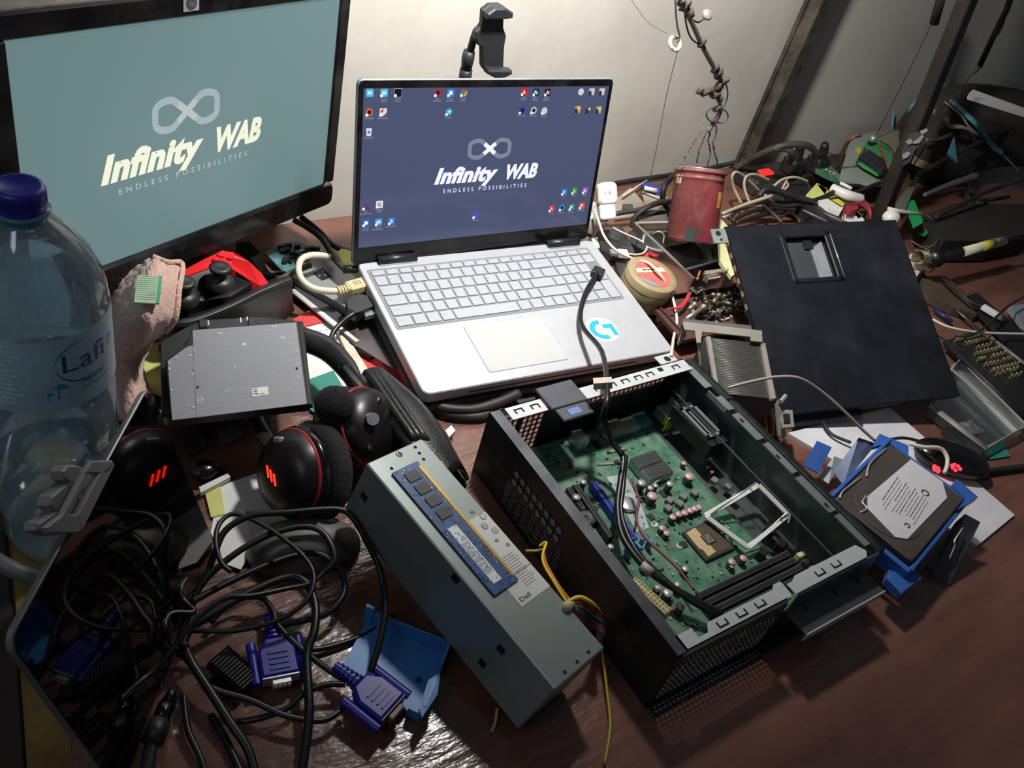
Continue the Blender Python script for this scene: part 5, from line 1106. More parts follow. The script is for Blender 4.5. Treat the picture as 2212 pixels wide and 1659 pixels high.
cable('string','thin dark string stretched from the top right down to the round metal knob',[(PY(2035,-20,.95),),(PY(2015,45,.95),),(PY(1950,180,.95),),(PY(1893,292,.95),)],.0008,DARKW,cat='string',n=5)
# ------------------------------------------------------------------ phone holder on its arm
Yh=.935
ph_=thing('phone_holder','black phone holder clamp on a bent arm rising behind the laptop screen','phone holder',Wd)
HM=mat('matte_black_holder','#25272b',.5,var=.08); dv=V((0,-.012,0))
fh=frame(PY(1062,85,Yh),V((1,0,0)),V((0,0,1)))
def hp(pts,z=0): return [on(fh,a,c,z) for a,c in pts]
b=MB(HM); b.prism(hp([(1040,20),(1056,8),(1078,7),(1090,14),(1085,30),(1084,58),(1090,75),(1086,98),(1084,140),(1092,146),(1082,156),(1062,158),(1042,148),(1038,140),(1038,100),(1030,95),(1022,80),(1024,66),(1034,56),(1038,50)]),-.005,.005,b=.0015,M=fh)
b.prism(hp([(1040,20),(1056,8),(1078,7),(1096,18),(1095,29),(1084,31),(1040,32)]),.003,.016,b=.002,M=fh); b.prism(hp([(1042,140),(1084,141),(1094,142),(1094,150),(1080,157),(1060,159),(1040,149)]),.003,.016,b=.002,M=fh); b.put('clamp',ph_)
b=MB(HM); b.tube([PY(1045,62,Yh+.008),PY(1028,72,Yh+.012),PY(1020,95,Yh+.012),PY(1014,118,Yh+.01)],.0050,n=10); b.put('arm',ph_)
b=MB(HM); b.tube([PY(1014,110,Yh+.01),PY(1011,125,Yh+.01),PY(1007,150,Yh+.01)],[.0075,.0085,.0070],n=14,smooth=False); p=PY(1004,172,Yh+.01); b.tube([PY(1007,150,Yh+.01),p],.0085,n=12,smooth=False); b.tube([p,V((p.x-.01,p.y,.012))],.0055,n=10,smooth=False); b.put('ball_joint',ph_)
b=MB(HM); b.prism(circ(p.x-.01,p.y,.035,28),.0,.012,b=.003); b.put('foot',ph_)
# ------------------------------------------------------------------ white charger with cable, usb plug
chg=thing('charger','small white plug-in charger standing beside the laptop screen right edge','charger',Wd)
b=MB(WHT); ff=frame(P(1300,462,.06),CR*.8+V((.1,.1,0)),(CU*.95+V((0,0,.2)))); 
w0=.030; b.prism(rrect(.030,.034,.008,5,-.006,.012),-.012,.012,b=.003,M=ff); b.prism(rrect(.025,.024,.005,4,-.005,-.010),-.010,.010,b=.002,M=ff); b.put('housing',chg)
b=MB(mat('charger_print','#8d8d90',.6)); b.text('CE',.001,.028,.006,.004,b.m,z=.0123,M=ff); b.box(.010,.028,.0121,.013,.032,.0123,M=ff); b.put('marking',chg)
b=MB(SHINY); b.box(-.002,-.014,-.004,.008,-.010,.004,b.m,M=ff); b.put('socket_mouth',chg)
b=MB(mat('grey_tube_post','#9c9a97',.5,.2)); p=P(1268,505,.03); q=P(1284,448,.06); b.tube([p,q],.0095,n=16,smooth=False); b.ball(q,(.011,.011,.008),m=mat('clear_glue','#b5aca0',.3)); p2=P(1262,520,.02); b.tube([V((p2.x,p2.y+.02,0.001)),p],.009,n=16,smooth=False); b.put('grey_post',label='grey tube post capped with glue standing beside the white charger',cat='post')
cable('charging_cable','white charging cable running from the charger over the tape roll to the case corner',[(1284,452,.072),(1292,475,.065),(1305,510,.05),(1330,540,.05),(1370,560,.06),(1400,568,.068),(1425,592,.068),(1450,635,.045),(1462,690,.03),(1455,730,.03),(1450,768,.09)],.0021,mat('white_cable','#cbc5ba',.5,var=.05))
cable('charging_cable','thin white cable bending in a V from the charger to the small usb plug',[(1302,480,.04),(1340,500,.035),(1380,518,.03),(1397,530,.028),(1392,545,.026),(1375,550,.026),(1355,548,.026)],.0015,mat('white_cable',''))
us=thing('usb_plug','small white usb plug with metal tip beside the laptop right hinge','plug',frame(P(1318,545,.024),P(1356,549,.024)-P(1318,545,.024)))
L=(P(1356,549,.024)-P(1318,545,.024)).length; MB(SHINY).box(0,-.006,-.0025,L*.5,.006,.0025,b=.0004).put('metal_tip',us); MB(WHT).box(L*.45,-.0075,-.004,L,.0075,.004,b=.001).put('grip',us)
# ------------------------------------------------------------------ tape roll
tc_=P(1410,592,.062); tr=.038
tpz=thing('tape_roll','roll of brown packing tape with round red and blue label core','tape roll',frame_z(tc_,(.05,-.12,1)))
b=MB(mat('brown_tape_side','#9a8b68',.45,var=.08,scale=60)); b.lathe([(tr*.70,.0),(tr*.98,0),(tr,-.001),(tr,-.044),(tr*.98,-.045),(tr*.7,-.045)],44)
for k in range(3): b.lathe([(tr+.0002,-.012-.012*k),(tr+.0004,-.013-.012*k),(tr+.0002,-.014-.012*k)],44,m=mat('tape_line','#7d6f50',.5))
b.put('tape',tpz)
lr=tr*.72; b=MB(mat('label_salmon','#d9635c',.5,var=.05)); b.prism(circ(0,0,lr,36),-.002,.0006)
ca=math.atan2(CR.y,CR.x); RM=RZ(ca)
b.prism([(-lr*.98,lr*.10),(-lr*.85,lr*.45),(lr*.85,lr*.45),(lr*.95,lr*.15)],.0006,.0009,mat('label_cream','#d8cfae',.5),M=RM@RZ(-.35)); b.prism([(-lr*.99,lr*.05),(-lr*.30,-lr*.93),(-lr*.6,-lr*.78),(-lr*.9,-lr*.4)],.0006,.0009,mat('label_blue','#4a9fc2',.5),M=RM@RZ(-.1))
b.lines(-lr*.5,lr*.25,lr*1.2,1,.001,INK,.0011,th=.003,M=RM@RZ(-.35)); b.put('round_label',tpz)
# ------------------------------------------------------------------ clear box with bits
CLR=clear('dusty_clear_plastic','#cfcac4',.12,body='#8d8580',bodyamt=.30,rough=.2); CLRD=mat('clear_box_edge','#8e8683',.4,var=.15)
bx2=thing('plastic_box','dusty clear plastic box below the hanging tin, holding black parts','box',Wd)
zt=.045; q=[P(1372,482,zt),P(1500,600,zt),P(1572,585,zt),P(1560,478,zt)]; g=[V((p.x,p.y,.003)) for p in q]
b=MB(CLR)
for i in range(4):
    a,c=q[i],q[(i+1)%4]; d,e=g[i],g[(i+1)%4]; b.add([a,c,e,d],[(0,1,2,3)])
b.add(g,[(0,1,2,3)]); b.put('walls',bx2)
b=MB(CLRD); b.tube([*q,q[0]],.0022,n=6,smooth=False); b.put('lip',bx2)
b=MB(BLKG); slab(b,[P(1432,535,.03),P(1475,585,.03),P(1560,560,.03),P(1548,512,.03)],.022,BLKG); b.tube([P(1470,586,.034),P(1556,562,.034)],.0025,m=mat('steel_strip','#5b5f66',.3,.5),n=6,smooth=False); b.put('black_block',label='glossy black block in the clear box right under the tin',cat='block')
b=MB(mat('pale_yellow_foam','#b9b58a',.8,var=.12)); slab(b,[P(1556,470,.06),P(1582,500,.06),P(1590,590,.05),P(1580,598,.045),P(1556,565,.045),P(1552,500,.05)],.006,b.m); b.put('yellow_foam',label='pale yellow foam sheet tucked beside the black side panel edge',cat='foam')
b=MB(mat('brown_tray','#4b302a',.6,var=.2)); slab(b,[P(1402,655,.028),P(1612,625,.028),P(1650,700,.028),P(1475,735,.028)],.006,b.m)
for e in ((1402,655,1475,735),(1402,655,1612,625)): wallq(b,P(e[0],e[1],.022),P(e[2],e[3],.022),.010,.002,b.m)
b.put('screw_tray',label='dark brown shallow tray full of loose screws behind the cooler',cat='tray')
# loose screws, each its own thing
SM=[mat('screw_dull','#6c675e',.4,.7,var=.2),mat('screw_bright','#c4c0b4',.25,.8),mat('screw_brassy','#8d7c55',.35,.7),mat('screw_black','#25231f',.5,.3)]
protos=[]
for m in SM:
    b=MB(m); b.lathe([(0,.012),(.0022,.0115),(.0038,.0098),(.0038,.0088),(.0016,.0085),(.0017,.006),(.0014,.005),(.0017,.004),(.0014,.003),(.0016,.001),(0,0)],10); b.box(-.003,-.0004,.0117,.003,.0004,.0121,SM[3]); protos.append(b.mesh('screw'))
rg=random.Random(21)
for i in range(70):
    u=rg.random();v_=rg.random(); x=1495+120*u+10*v_; y=632+68*v_+ -12*u
    o=bpy.data.objects.new('screw',protos[rg.choice([0,0,1,2,3,3])]); COL.objects.link(o); p=P(x,y,.034+.006*rg.random()); o.location=p; o.rotation_euler=(rg.uniform(.9,2.0),rg.uniform(-.6,.6),rg.uniform(0,6.3)); s=rg.uniform(.8,1.5); o.scale=(s,s,s)
    o['label']='small loose screw heaped in the dark brown tray'; o['category']='screw'; o['group']='loose screws in the brown tray'
for i,(a,c,r_) in enumerate((((1482,690),(1520,664),.0035),((1488,668),(1500,658),.003),((1560,652),(1590,660),.003),((1540,655),(1552,640),.004))):
    b=MB(SM[1] if i<2 else SM[0]); b.tube([P(*a,.044),P(*c,.046)],r_,n=10,smooth=False); b.ball(P(*c,.046),(r_*1.5,r_*1.5,r_*1.5),n=8,k=6)
    b.put('bolt',label=['long bright bolt at the near left of the screw tray','short bright bolt near the red wires','dull bolt at the right of the screw tray','stubby brass-coloured bolt at the back of the screw tray'][i],cat='bolt')
for i,dx in enumerate((0,5,10)): cable('red_wire',['outer','middle','inner'][i]+' red wire of three curving beside the tape roll',[(1440+dx,668,.04),(1462+dx,664,.042),(1478+dx*.6,650,.044),(1488+dx*.5,632,.046)],.0011,mat('red_wire','#b8333a',.5),cat='wire',n=6)
b=MB(mat('tan_plastic_bits','#8e8474',.6,var=.2)); slab(b,[P(1522,585,.04),P(1560,580,.04),P(1556,600,.04),P(1530,604,.04)],.008,b.m); b.put('tan_clip',label='tan plastic clip behind the screw tray',cat='clip')
b=MB(mat('orange_bit','#b8643e',.5)); b.tube([P(1512,586,.046),P(1506,604,.044)],.0018,n=6,smooth=False); b.put('orange_clip',label='tiny orange strip at the clear box corner',cat='strip')
# ------------------------------------------------------------------ papers and clutter against the wall, left of the tin
CARDW=mat('dusty_pale_card','#a3988a',.75,var=.1,dust='#7e7468',damt=.5)
def blk(name,label,pts,z,th,m,cat): b=MB(m); slab(b,[P(x,y,z) for x,y in pts],th,m); return b.put(name,label=label,cat=cat)
blk('card_piece','dusty pale card flat behind the charger',[(1318,440),(1362,405),(1392,440),(1384,465),(1330,472)],.006,.004,CARDW,'card')
blk('card_piece','second dusty pale card nearer the hanging tin',[(1388,418),(1440,425),(1452,470),(1400,470)],.008,.004,CARDW,'card')
blk('blue_pack','small blue packet with white print behind the tin',[(1388,396),(1402,395),(1428,405),(1424,416),(1392,412)],.014,.006,mat('blue_pack','#3b3f9e',.5),'packet')
b=MB(WHT); b.tube([P(1392,406,.022),P(1418,412,.022)],.004,n=8,smooth=False); b.put('white_tube',label='small white tube lying on the blue packet',cat='tube')
b=MB(CREAM); b.tube([P(1345,424,.014),P(1397,390,.014)],.002,n=6,smooth=False); b.put('cream_stick',label='cream stick leaning behind the white charger',cat='stick')
b=MB(CREAM); b.tube([P(1388,414,.012),P(1434,432,.012)],.002,n=6,smooth=False); b.put('cream_stick',label='cream stick lying left of the hanging tin',cat='stick')
blk('dark_chip','small dark chip on the pale card',[(1346,440),(1366,440),(1368,450),(1352,452)],.016,.006,mat('old_chip','#5c5048',.6),'chip')
blk('grey_block','dull grey box behind the clear plastic box',[(1376,470),(1440,462),(1450,500),(1400,505)],.03,.028,mat('dull_box','#5a544e',.7,var=.2,dust='#8b8177',damt=.4),'box')
blk('dark_gadget','dark gadget between the laptop edge and the clear box',[(1290,500),(1345,490),(1372,545),(1340,560),(1300,540)],.012,.011,mat('dark_gadget','#2c2e31',.5,var=.3,dust='#6b655f',damt=.5,dscale=60),'gadget')
blk('dark_adapter','dark flat box between the laptop and the tape roll',[(1330,565),(1352,560),(1365,640),(1420,680),(1395,700),(1345,620)],.010,.009,mat('dark_gadget',''),'box')
blk('red_cap','little red cap behind the tape roll',[(1388,545),(1400,545),(1402,556),(1390,557)],.02,.01,mat('red_wire',''),'cap')  # small loose red cap
WC=[('dark cable hugging the foot of the wall from the laptop to the steel angle',[(1320,398,.006),(1380,388,.008),(1450,378,.010),(1540,362,.010),(1610,345,.010)],.0045,DARKW),
('dark cable looping up behind the tin left side',[(1300,470,.02),(1340,460,.03),(1385,452,.035),(1420,440,.04),(1450,435,.04)],.0040,RUBD),
('grey cable stub left of the tin',[(1365,492,.02),(1372,470,.035),(1395,450,.05),(1425,437,.055),(1452,436,.05)],.0045,DARKW),
('dark loop standing behind the left side of the tin',[(1445,455,.02),(1432,430,.05),(1436,400,.07),(1455,380,.07)],.0050,DARKW),
('brown cable joint behind the clear box',[(1385,465,.02),(1412,460,.025),(1450,462,.025)],.0050,RUBD)]
for l,pts,r_,m in WC: cable('cable',l,pts,r_,m)
cable('bare_wire','thin pale wire loop inside the clear box',[(1408,508,.035),(1422,500,.05),(1434,508,.045),(1432,525,.035)],.0008,CREAM,cat='wire',n=5)
# ------------------------------------------------------------------ clutter right of the tin
strip=thing('power_strip','dusty black power strip with glowing red switch at the foot of the wall','power strip',frame(P(1600,408,.0),P(1830,372,.0)-P(1600,408,.0)))
L=(P(1830,372,0)-P(1600,408,0)).length
b=MB(DARKW); b.box(0,-.03,0,L,.03,.030,b=.004); b.put('body',strip)
b=MB(glow('red_switch_light','#f03030',1.3)); p=strip.matrix_world.inverted() if False else frame(P(1600,408,.0),P(1830,372,.0)-P(1600,408,.0)).inverted()@P(1655,370,.034); b.box(p.x-.016,p.y-.009,.029,p.x+.016,p.y+.009,.035,b=.002); b.put('red_switch',strip)
for x,y,l in ((1706,372,'black plug left of two in the power strip'),(1758,368,'black plug right of two in the power strip')):
    t=thing('plug',l,'plug',T3(*P(x,y,.031))); b=MB(DARKW); b.prism(rrect(.040,.034,.008,3,-.02,-.017),0,.030,b=.004); b.put('body',t)
    b=MB(DARKW); b.tube([(0,0,.026),(-.004,-.002,.045),(-.012,-.004,.06)],[.011,.009,.007],n=10); b.put('boot',t)
cable('cable','thick dusty black cable arching from the right plug along the wall to the steel angle',[(1758,352,.08),(1762,330,.105),(1745,315,.12),(1715,312,.12),(1680,318,.11),(1640,335,.08),(1610,352,.05),(1590,362,.03)],.0062,RUBD)
cable('cable','thick dusty black cable rising from the left plug to the same arch',[(1706,350,.075),(1712,335,.10),(1700,322,.11),(1670,322,.105)],.0060,RUBD)
CR2=mat('cream_twin_cable','#a99d87',.55,var=.1)
for l,pts,r_ in (('cream cable tall loop right of the tin',[(1602,440,.03),(1585,405,.05),(1582,380,.07),(1592,372,.075),(1612,385,.06),(1640,412,.035)],.0026),
('cream cable second loop beside the first',[(1620,440,.03),(1608,405,.05),(1612,382,.065),(1632,377,.065),(1662,390,.05)],.0026),
('cream cable arc over the dark clutter in the middle',[(1672,402,.05),(1690,388,.06),(1718,383,.065),(1745,392,.055)],.0026),
('cream cable small tight loop beneath the arc',[(1700,388,.06),(1690,408,.045),(1688,414,.04),(1702,402,.05),(1700,395,.055)],.0024),
('cream thick wire slanting up to a cut end right of the tin',[(1560,462,.035),(1610,442,.045),(1668,423,.06)],.0032),
('cream cable lying behind the side panel top edge',[(1562,470,.03),(1600,452,.035),(1640,444,.04),(1655,448,.035)],.0030),
('short cream cable crossing under the black hose',[(1650,420,.03),(1665,432,.03),(1672,438,.028)],.0028)): cable('cable',l,pts,r_,CR2)
for l,pts,r_ in (('thick dusty hose bending across the middle of the back clutter',[(1640,425,.045),(1650,412,.055),(1670,410,.058),(1700,420,.055),(1740,432,.05),(1770,440,.04)],.0058),
('black cable wave running right from the hose under the pole',[(1740,438,.045),(1780,425,.055),(1820,405,.06),(1855,402,.06),(1880,412,.05)],.0038),
('black cable crossing above the white lamp to the pole',[(1760,440,.045),(1830,422,.055),(1900,395,.07),(1930,385,.075)],.0036),
('upper black cable of the coil behind the side panel',[(1575,472,.03),(1600,448,.035),(1640,440,.04),(1700,445,.04),(1740,440,.04)],.0034),
('second black cable of the coil behind the side panel',[(1582,478,.03),(1620,458,.034),(1665,450,.036),(1720,452,.034)],.0034),
('third black cable of the coil behind the side panel',[(1590,482,.035),(1640,466,.035),(1690,458,.034)],.0034),
('black cable diagonal piece ending at the side panel top',[(1645,440,.04),(1668,460,.045),(1690,482,.04)],.0036),
('black cable bend at the right of the coil',[(1688,468,.045),(1705,460,.045),(1722,470,.04),(1728,482,.035)],.0028),
('dark cable dropping in front of the white bulb',[(1870,408,.055),(1862,430,.05),(1852,455,.045),(1860,480,.035)],.0028),
('black cable crossing the right clutter from pole to lower right',[(1985,378,.08),(2040,345,.10),(2090,320,.12),(2150,290,.13),(2212,262,.14)],.0044),
('long black cable from lower centre rising to the right edge',[(2020,470,.06),(2080,440,.07),(2130,415,.08),(2212,385,.09)],.0040),
('thin black cable line from the knob up across the backpack',[(1955,385,.09),(1990,330,.14),(2030,260,.2),(2060,215,.24),(2105,150,.30)],.0012),
('dark cable hanging in a loop at the right side',[(2130,300,.10),(2110,340,.08),(2096,380,.06),(2098,420,.05),(2130,432,.05),(2180,425,.05)],.0036),
('faint reddish cable at the far right of the clutter',[(2110,430,.04),(2150,445,.04),(2212,452,.04)],.0020)): cable('cable',l,pts,r_,DARKW)
# dark filling of smaller parts
blk('dark_box','dark low box behind the black hose',[(1640,400),(1740,385),(1762,420),(1650,440)],.030,.028,mat('dark_gadget',''),'box')
blk('black_adapter','black power adapter behind the side panel top edge',[(1735,440),(1830,455),(1840,480),(1760,482)],.045,.030,DARKW,'adapter')
blk('black_ball_case','rounded black case under the cream arc',[(1700,392),(1740,390),(1752,415),(1730,432),(1700,420)],.045,.030,BLK,'case')
pcbt=blk('green_board','small green circuit board with bright parts beside the power strip',[(1762,352),(1786,350),(1822,384),(1812,394),(1790,386),(1762,372)],.045,.003,PCBG,'circuit board')
b=MB(mat('led_bright','#d9e39a',.4)); b.X=I4
for x,y in ((1785,367),(1793,371),(1802,375),(1775,355)): b.ball(P(x,y,.048)-V(pcbt.location),.0016,n=8,k=5)
b.put('bright_parts',pcbt)
cable('bare_wire','thin dark wire loop above the small green board',[(1768,350,.05),(1772,335,.07),(1790,330,.075),(1804,340,.065),(1802,350,.055)],.0009,DARKW,cat='wire',n=5)
gp=blk('translucent_panel','grey-green translucent plastic panel leaning behind the green module',[(1838,300),(1895,282),(1940,300),(1925,395),(1880,402),(1812,388)],.05,.004,mat('grey_green_plastic','#8b948b',.35,var=.06,dust='#77806f',damt=.3),'panel')
gm=thing('green_module','green framed module with dark display window lying on the translucent panel','electronic module',frame(P(1850,352,.058),P(1905,385,.058)-P(1850,352,.058)))
fg=frame(P(1850,352,.058),P(1905,385,.058)-P(1850,352,.058)); GR=mat('module_green','#3f8a52',.45,var=.1)
b=MB(GR); b.prism([on(fg,*q) for q in ((1848,352),(1868,312),(1884,308),(1912,330),(1925,365),(1912,378),(1895,382),(1860,362))],0,.014,b=.001); b.put('frame',gm)
b=MB(mat('module_dark','#20242c',.3)); b.prism([on(fg,*q,.016) for q in ((1858,342),(1866,320),(1915,350),(1916,368),(1905,372))],.012,.019,b=.001); b.put('display_window',gm)
blk('yellow_spot','yellow paper dot on the translucent panel',[(1847,320),(1856,316),(1862,326),(1854,334)],.052,.001,mat('yellow_dot','#c4b73a',.6),'sticker')
for i,c in enumerate(('#7a3a38','#a8927a','#6a3432')):
    cable('wire_bundle',['dark red','tan','brown'][i]+' wire of the twisted bundle standing by the wall',[(1808+i*2,362,.05),(1815+i*2,340,.08),(1824+i*2,315,.11),(1838+i*2,298,.13),(1856+i*2,290+i*2,.13)],.0022,mat('bundle_%d'%i,c,.6),cat='wire',n=6)
cable('red_black_wire','red lead looping from the green module to the knob by the pole',[(1900,315,.08),(1912,345,.08),(1922,368,.08),(1945,372,.085)],.0014,mat('red_wire',''),cat='wire',n=6)
cable('red_black_wire','black lead arcing from the round knob behind the pole',[(1902,305,.085),(1922,318,.085),(1935,342,.08)],.0014,DARKW,cat='wire',n=6)
for l,x,y,z,r_ in (('round metal knob on top of the green module',1886,300,.085,.0075),('bright metal ball on the pole foot',1952,378,.085,.0065)):
    b=MB(SHINY if r_>.007 else mat('white_ball','#d8d8d4',.3)); p=P(x,y,z); b.ball(p,r_,n=16,k=10); b.cyl(p-V((0,0,r_+.012)),p,r_*.8,m=BLK,n=12); b.put('knob',label=l,cat='knob')
for l,pts,m in (('yellow and cream folded packet in front of the dark case',[(1742,420),(1765,395),(1788,408),(1775,430),(1745,432)],YEL),('yellow and white strip running down behind the adapter',[(1765,398),(1775,400),(1825,440),(1818,448),(1790,430)],mat('bright_yellow','#cdbf2f',.5)),('white crumpled packet next to the yellow strip',[(1768,432),(1790,428),(1822,448),(1815,460),(1790,450)],PAPERW),('white torn packet below the red wires',[(1822,462),(1850,455),(1868,475),(1860,482),(1825,482)],PAPERW),('small yellow tab among the red wires',[(1840,452),(1848,450),(1862,468),(1854,472)],mat('bright_yellow',''))): blk('packet',l,pts,.052,.008,m,'packet')
b=MB(WHT); b.tube([P(1796,405,.06),P(1830,422,.06),P(1860,430,.055)],[.008,.010,.009],n=12); b.tube([P(1815,395,.068),P(1840,408,.068)],.0035,n=8,smooth=False); b.put('white_lamp_base',label='white rounded plastic lamp base behind the black cables',cat='lamp base')
b=MB(WHT); b.ball(P(1925,470,.06),(.018,.015,.013)); b.put('white_bulb',label='white bulb end showing above the side panel right part',cat='bulb')
for i in range(4):
    cable('red_wire',['first','second','third','fourth'][i]+' thin red wire of the coil behind the side panel, counted from the left',[(1822+i*6,470,.055),(1826+i*9,450-i*3,.065),(1850+i*6,440-i*2,.07),(1872+i*3,452,.065),(1880,468+i*2,.055)],.0011,mat('coil_red','#a02f38',.5),cat='wire',n=6,group=None)
blk('red_cap','red plastic cap inside the red wire coil',[(1828,445),(1848,438),(1855,450),(1838,456)],.068,.008,mat('coil_red',''),'cap')  # red plastic cap lying in the wire coil
b=MB(mat('grey_probe','#6c6e70',.4)); b.tube([P(1735,454,.055),P(1785,478,.052)],[.0015,.0025],n=8,smooth=False); b.put('probe',label='thin grey probe lying above the side panel top edge, left one',cat='probe')
b=MB(mat('grey_probe','')); b.tube([P(1780,460,.058),P(1800,470,.058),P(1828,482,.055)],[.001,.0025,.0035],n=8,smooth=False); b.put('probe',label='second grey probe with white sleeve above the side panel top edge',cat='probe')
# pole and its clip
pb=V((1.536,.756,.008)); pt_=V((1.604,.85,.389)); d=(pt_-pb)
POLE=mat('dark_steel_pole','#241d19',.5,.4,var=.25,dust='#5e5348',damt=.35)
pol=thing('steel_pole','dark square steel pole leaning back from the clutter, right of the steel angle','pole',Wd)
b=MB(POLE); f=frame(pb,d,V((0,1,0))); b.box(.0,-.013,-.013,(d.length)*2.0,.013,.013,b=.002,M=f); b.put('tube',pol)
b=MB(mat('pole_edge_rust','#6f5c4c',.5,.3)); b.box(0,.0127,-.0135,d.length*2.0,.0135,-.011,M=f); b.put('worn_edge',pol)
def onp(x,y,dd=-.03):
    # point in front of the pole, on the ray of a photo position
    r_=ray(x,y).normalized(); w0=C0-pb; a=r_.dot(r_);bq=r_.dot(d);c=d.dot(d);dq=r_.dot(w0);e=d.dot(w0); s=(bq*e-c*dq)/(a*c-bq*bq); return C0+r_*(s+dd)
clp=thing('steel_clip','shiny bent steel spring clip gripping the leaning dark pole','clip',Wd)
b=MB(mat('clip_steel','#b5b0a4',.25,.6))
def qd(b,pts,th=.003,m=None,dd=-.03):
    v=[onp(x,y,dd) for x,y in pts]; n=-CF*th; b.add(v+[p+n for p in v],[tuple(range(len(v))),tuple(range(2*len(v)-1,len(v)-1,-1))]+[(i,(i+1)%len(v),len(v)+(i+1)%len(v),len(v)+i) for i in range(len(v))],m)
qd(b,[(1954,306),(1966,300),(1970,309),(1962,314)]); qd(b,[(1985,284),(2000,278),(2003,284),(1990,292)]); qd(b,[(1970,308),(1982,300),(1990,292),(1994,296),(1985,310),(1972,312)]); qd(b,[(1948,335),(1958,328),(1966,332),(1960,340),(1950,345)]); b.put('spring',clp)
b=MB(BLK); qd(b,[(1960,292),(1980,286),(1992,290),(1995,305),(1975,325),(1965,350),(1950,360),(1945,330),(1955,310)],.003,None,-.024); b.put('jaw',clp)
# ------------------------------------------------------------------ backpack on the right
bk=thing('backpack','dark backpack with teal trim slumped in the shadows by the wall at the right','backpack',Wd)
BG=mat('dark_backpack_cloth','#2b2724',.85,var=.3,scale=12,bump=.5,bscale=250,col2='#3a342f')
b=MB(BG); rws=[[(1925,310,.02),(1928,240,.11),(1960,190,.17),(2040,165,.20),(2130,170,.19),(2230,200,.17)],[(1935,325,.04),(1955,265,.14),(1985,225,.20),(2050,190,.24),(2140,190,.24),(2240,220,.21)],[(1950,340,.05),(1985,300,.13),(2030,265,.18),(2090,245,.21),(2150,245,.22),(2240,260,.2)],[(1970,370,.03),(2030,345,.10),(2090,320,.13),(2140,300,.15),(2190,300,.15),(2260,310,.14)],[(1990,400,.0),(2060,390,.03),(2120,370,.06),(2170,360,.07),(2220,360,.06),(2280,360,.05)]]
rw=[[P(x,y,z*.75) for x,y,z in r] for r in rws]
rw=[[V((p.x,min(p.y,.985),p.z)) for p in r] for r in rw]
rw=[[V((p.x+.01,min(p.y+.05,1.0),.004)) for p in rw[0]],[V((p.x+.01,min(p.y+.03,1.0),p.z*.8)) for p in rw[0]]]+rw
b.patch(rw,sub=5,th=.006,noise=.003); b.put('bag_body',bk)
TL=mat('teal_trim','#4f8790',.6,var=.1); BEI=mat('beige_print','#8d8472',.7)
b=MB(TL); 
def strap(b,pts,r_,m=None): b.tube([P(x,y,z*.75+.008) for x,y,z in pts],r_,m=m,n=8,flat=.5)
strap(b,[(2030,202,.205),(2060,222,.215),(2090,250,.21),(2115,275,.19),(2140,310,.145),(2165,330,.12)],.008); strap(b,[(1988,210,.19),(1970,228,.17),(1963,250,.14),(1958,290,.09)],.0035); strap(b,[(1932,240,.11),(1928,268,.08),(1928,285,.06)],.003); strap(b,[(2150,320,.13),(2180,348,.10),(2200,370,.07)],.004); b.put('teal_trim',bk)
b=MB(BEI); strap(b,[(2040,220,.215),(2075,248,.21),(2095,275,.19),(2130,305,.15),(2150,325,.13)],.003); strap(b,[(2045,255,.21),(2052,272,.19),(2080,275,.19),(2110,290,.17)],.007); strap(b,[(2000,302,.14),(2030,300,.15),(2055,290,.16)],.005); b.put('beige_stripe',bk)
b=MB(TL); 
v=[P(2048,332,.125),P(2062,295,.155),P(2068,350,.11)]; b.add(v+[p+V((.002,.002,-.004)) for p in v],[(0,1,2),(5,4,3),(0,3,4,1),(1,4,5,2),(2,5,3,0)]); b.put('teal_patch',bk)
b=MB(mat('pale_badge','#8b857c',.5)); p=P(2024,243,.175); b.lathe([(.0085,0),(.0085,.002),(.004,.002),(.004,0)],6,M=frame_z(p,-CF)); b.put('badge',bk)
blk('cardboard','torn beige cardboard under the backpack edge',[(1965,300),(1990,308),(2068,355),(2000,362),(1960,345)],.06,.004,mat('beige_cardboard','#8a7a5e',.8,var=.1),'cardboard')
blk('cardboard','grey-beige card standing behind the translucent panel',[(1885,284),(1940,280),(1958,300),(1940,350),(1925,330)],.062,.003,mat('grey_cardboard','#7d7564',.8,var=.1),'cardboard')
blk('plastic_strip','grey slanted plastic slat right of the pole foot',[(1935,440),(1985,370),(1992,366),(1955,455),(1940,465)],.07,.004,mat('grey_slat','#5b5f56',.6),'slat')
blk('green_tag','bright green rectangle tag right of the pole foot',[(1953,437),(1975,432),(1995,480),(1975,492)],.065,.003,mat('bright_green','#1f8f4e',.5),'tag')
blk('green_tag','small torn green scrap below the bright green tag',[(1985,505),(2000,490),(2008,500),(2000,508)],.04,.003,mat('bright_green',''),'scrap')
b=MB(CREAM); b.tube([P(1918,452,.07),P(1940,456,.07),P(2000,464,.065)],[.005,.004,.003],n=8,smooth=False); b.tube([P(2000,464,.065),P(2018,474,.06)],.0012,n=6,m=TW2,smooth=False); b.put('cream_rod',label='cream rod with bare wire tip crossing the green tag',cat='rod')
b=MB(mat('grey_antenna','#4a4a4d',.4)); b.tube([P(1996,422,.08),P(2050,400,.09),P(2110,380,.10)],[.004,.006,.008],n=10); b.put('antenna',label='grey tapered antenna lying across the right clutter',cat='antenna')
b=MB(WHT); slab(b,[P(2094,200,.24),P(2102,193,.24),P(2240,243,.22),P(2240,252,.22),P(2094,206,.24)],.008,WHT); b.put('white_bar',label='cream white plastic bar on top of the backpack at the right edge',cat='bar')
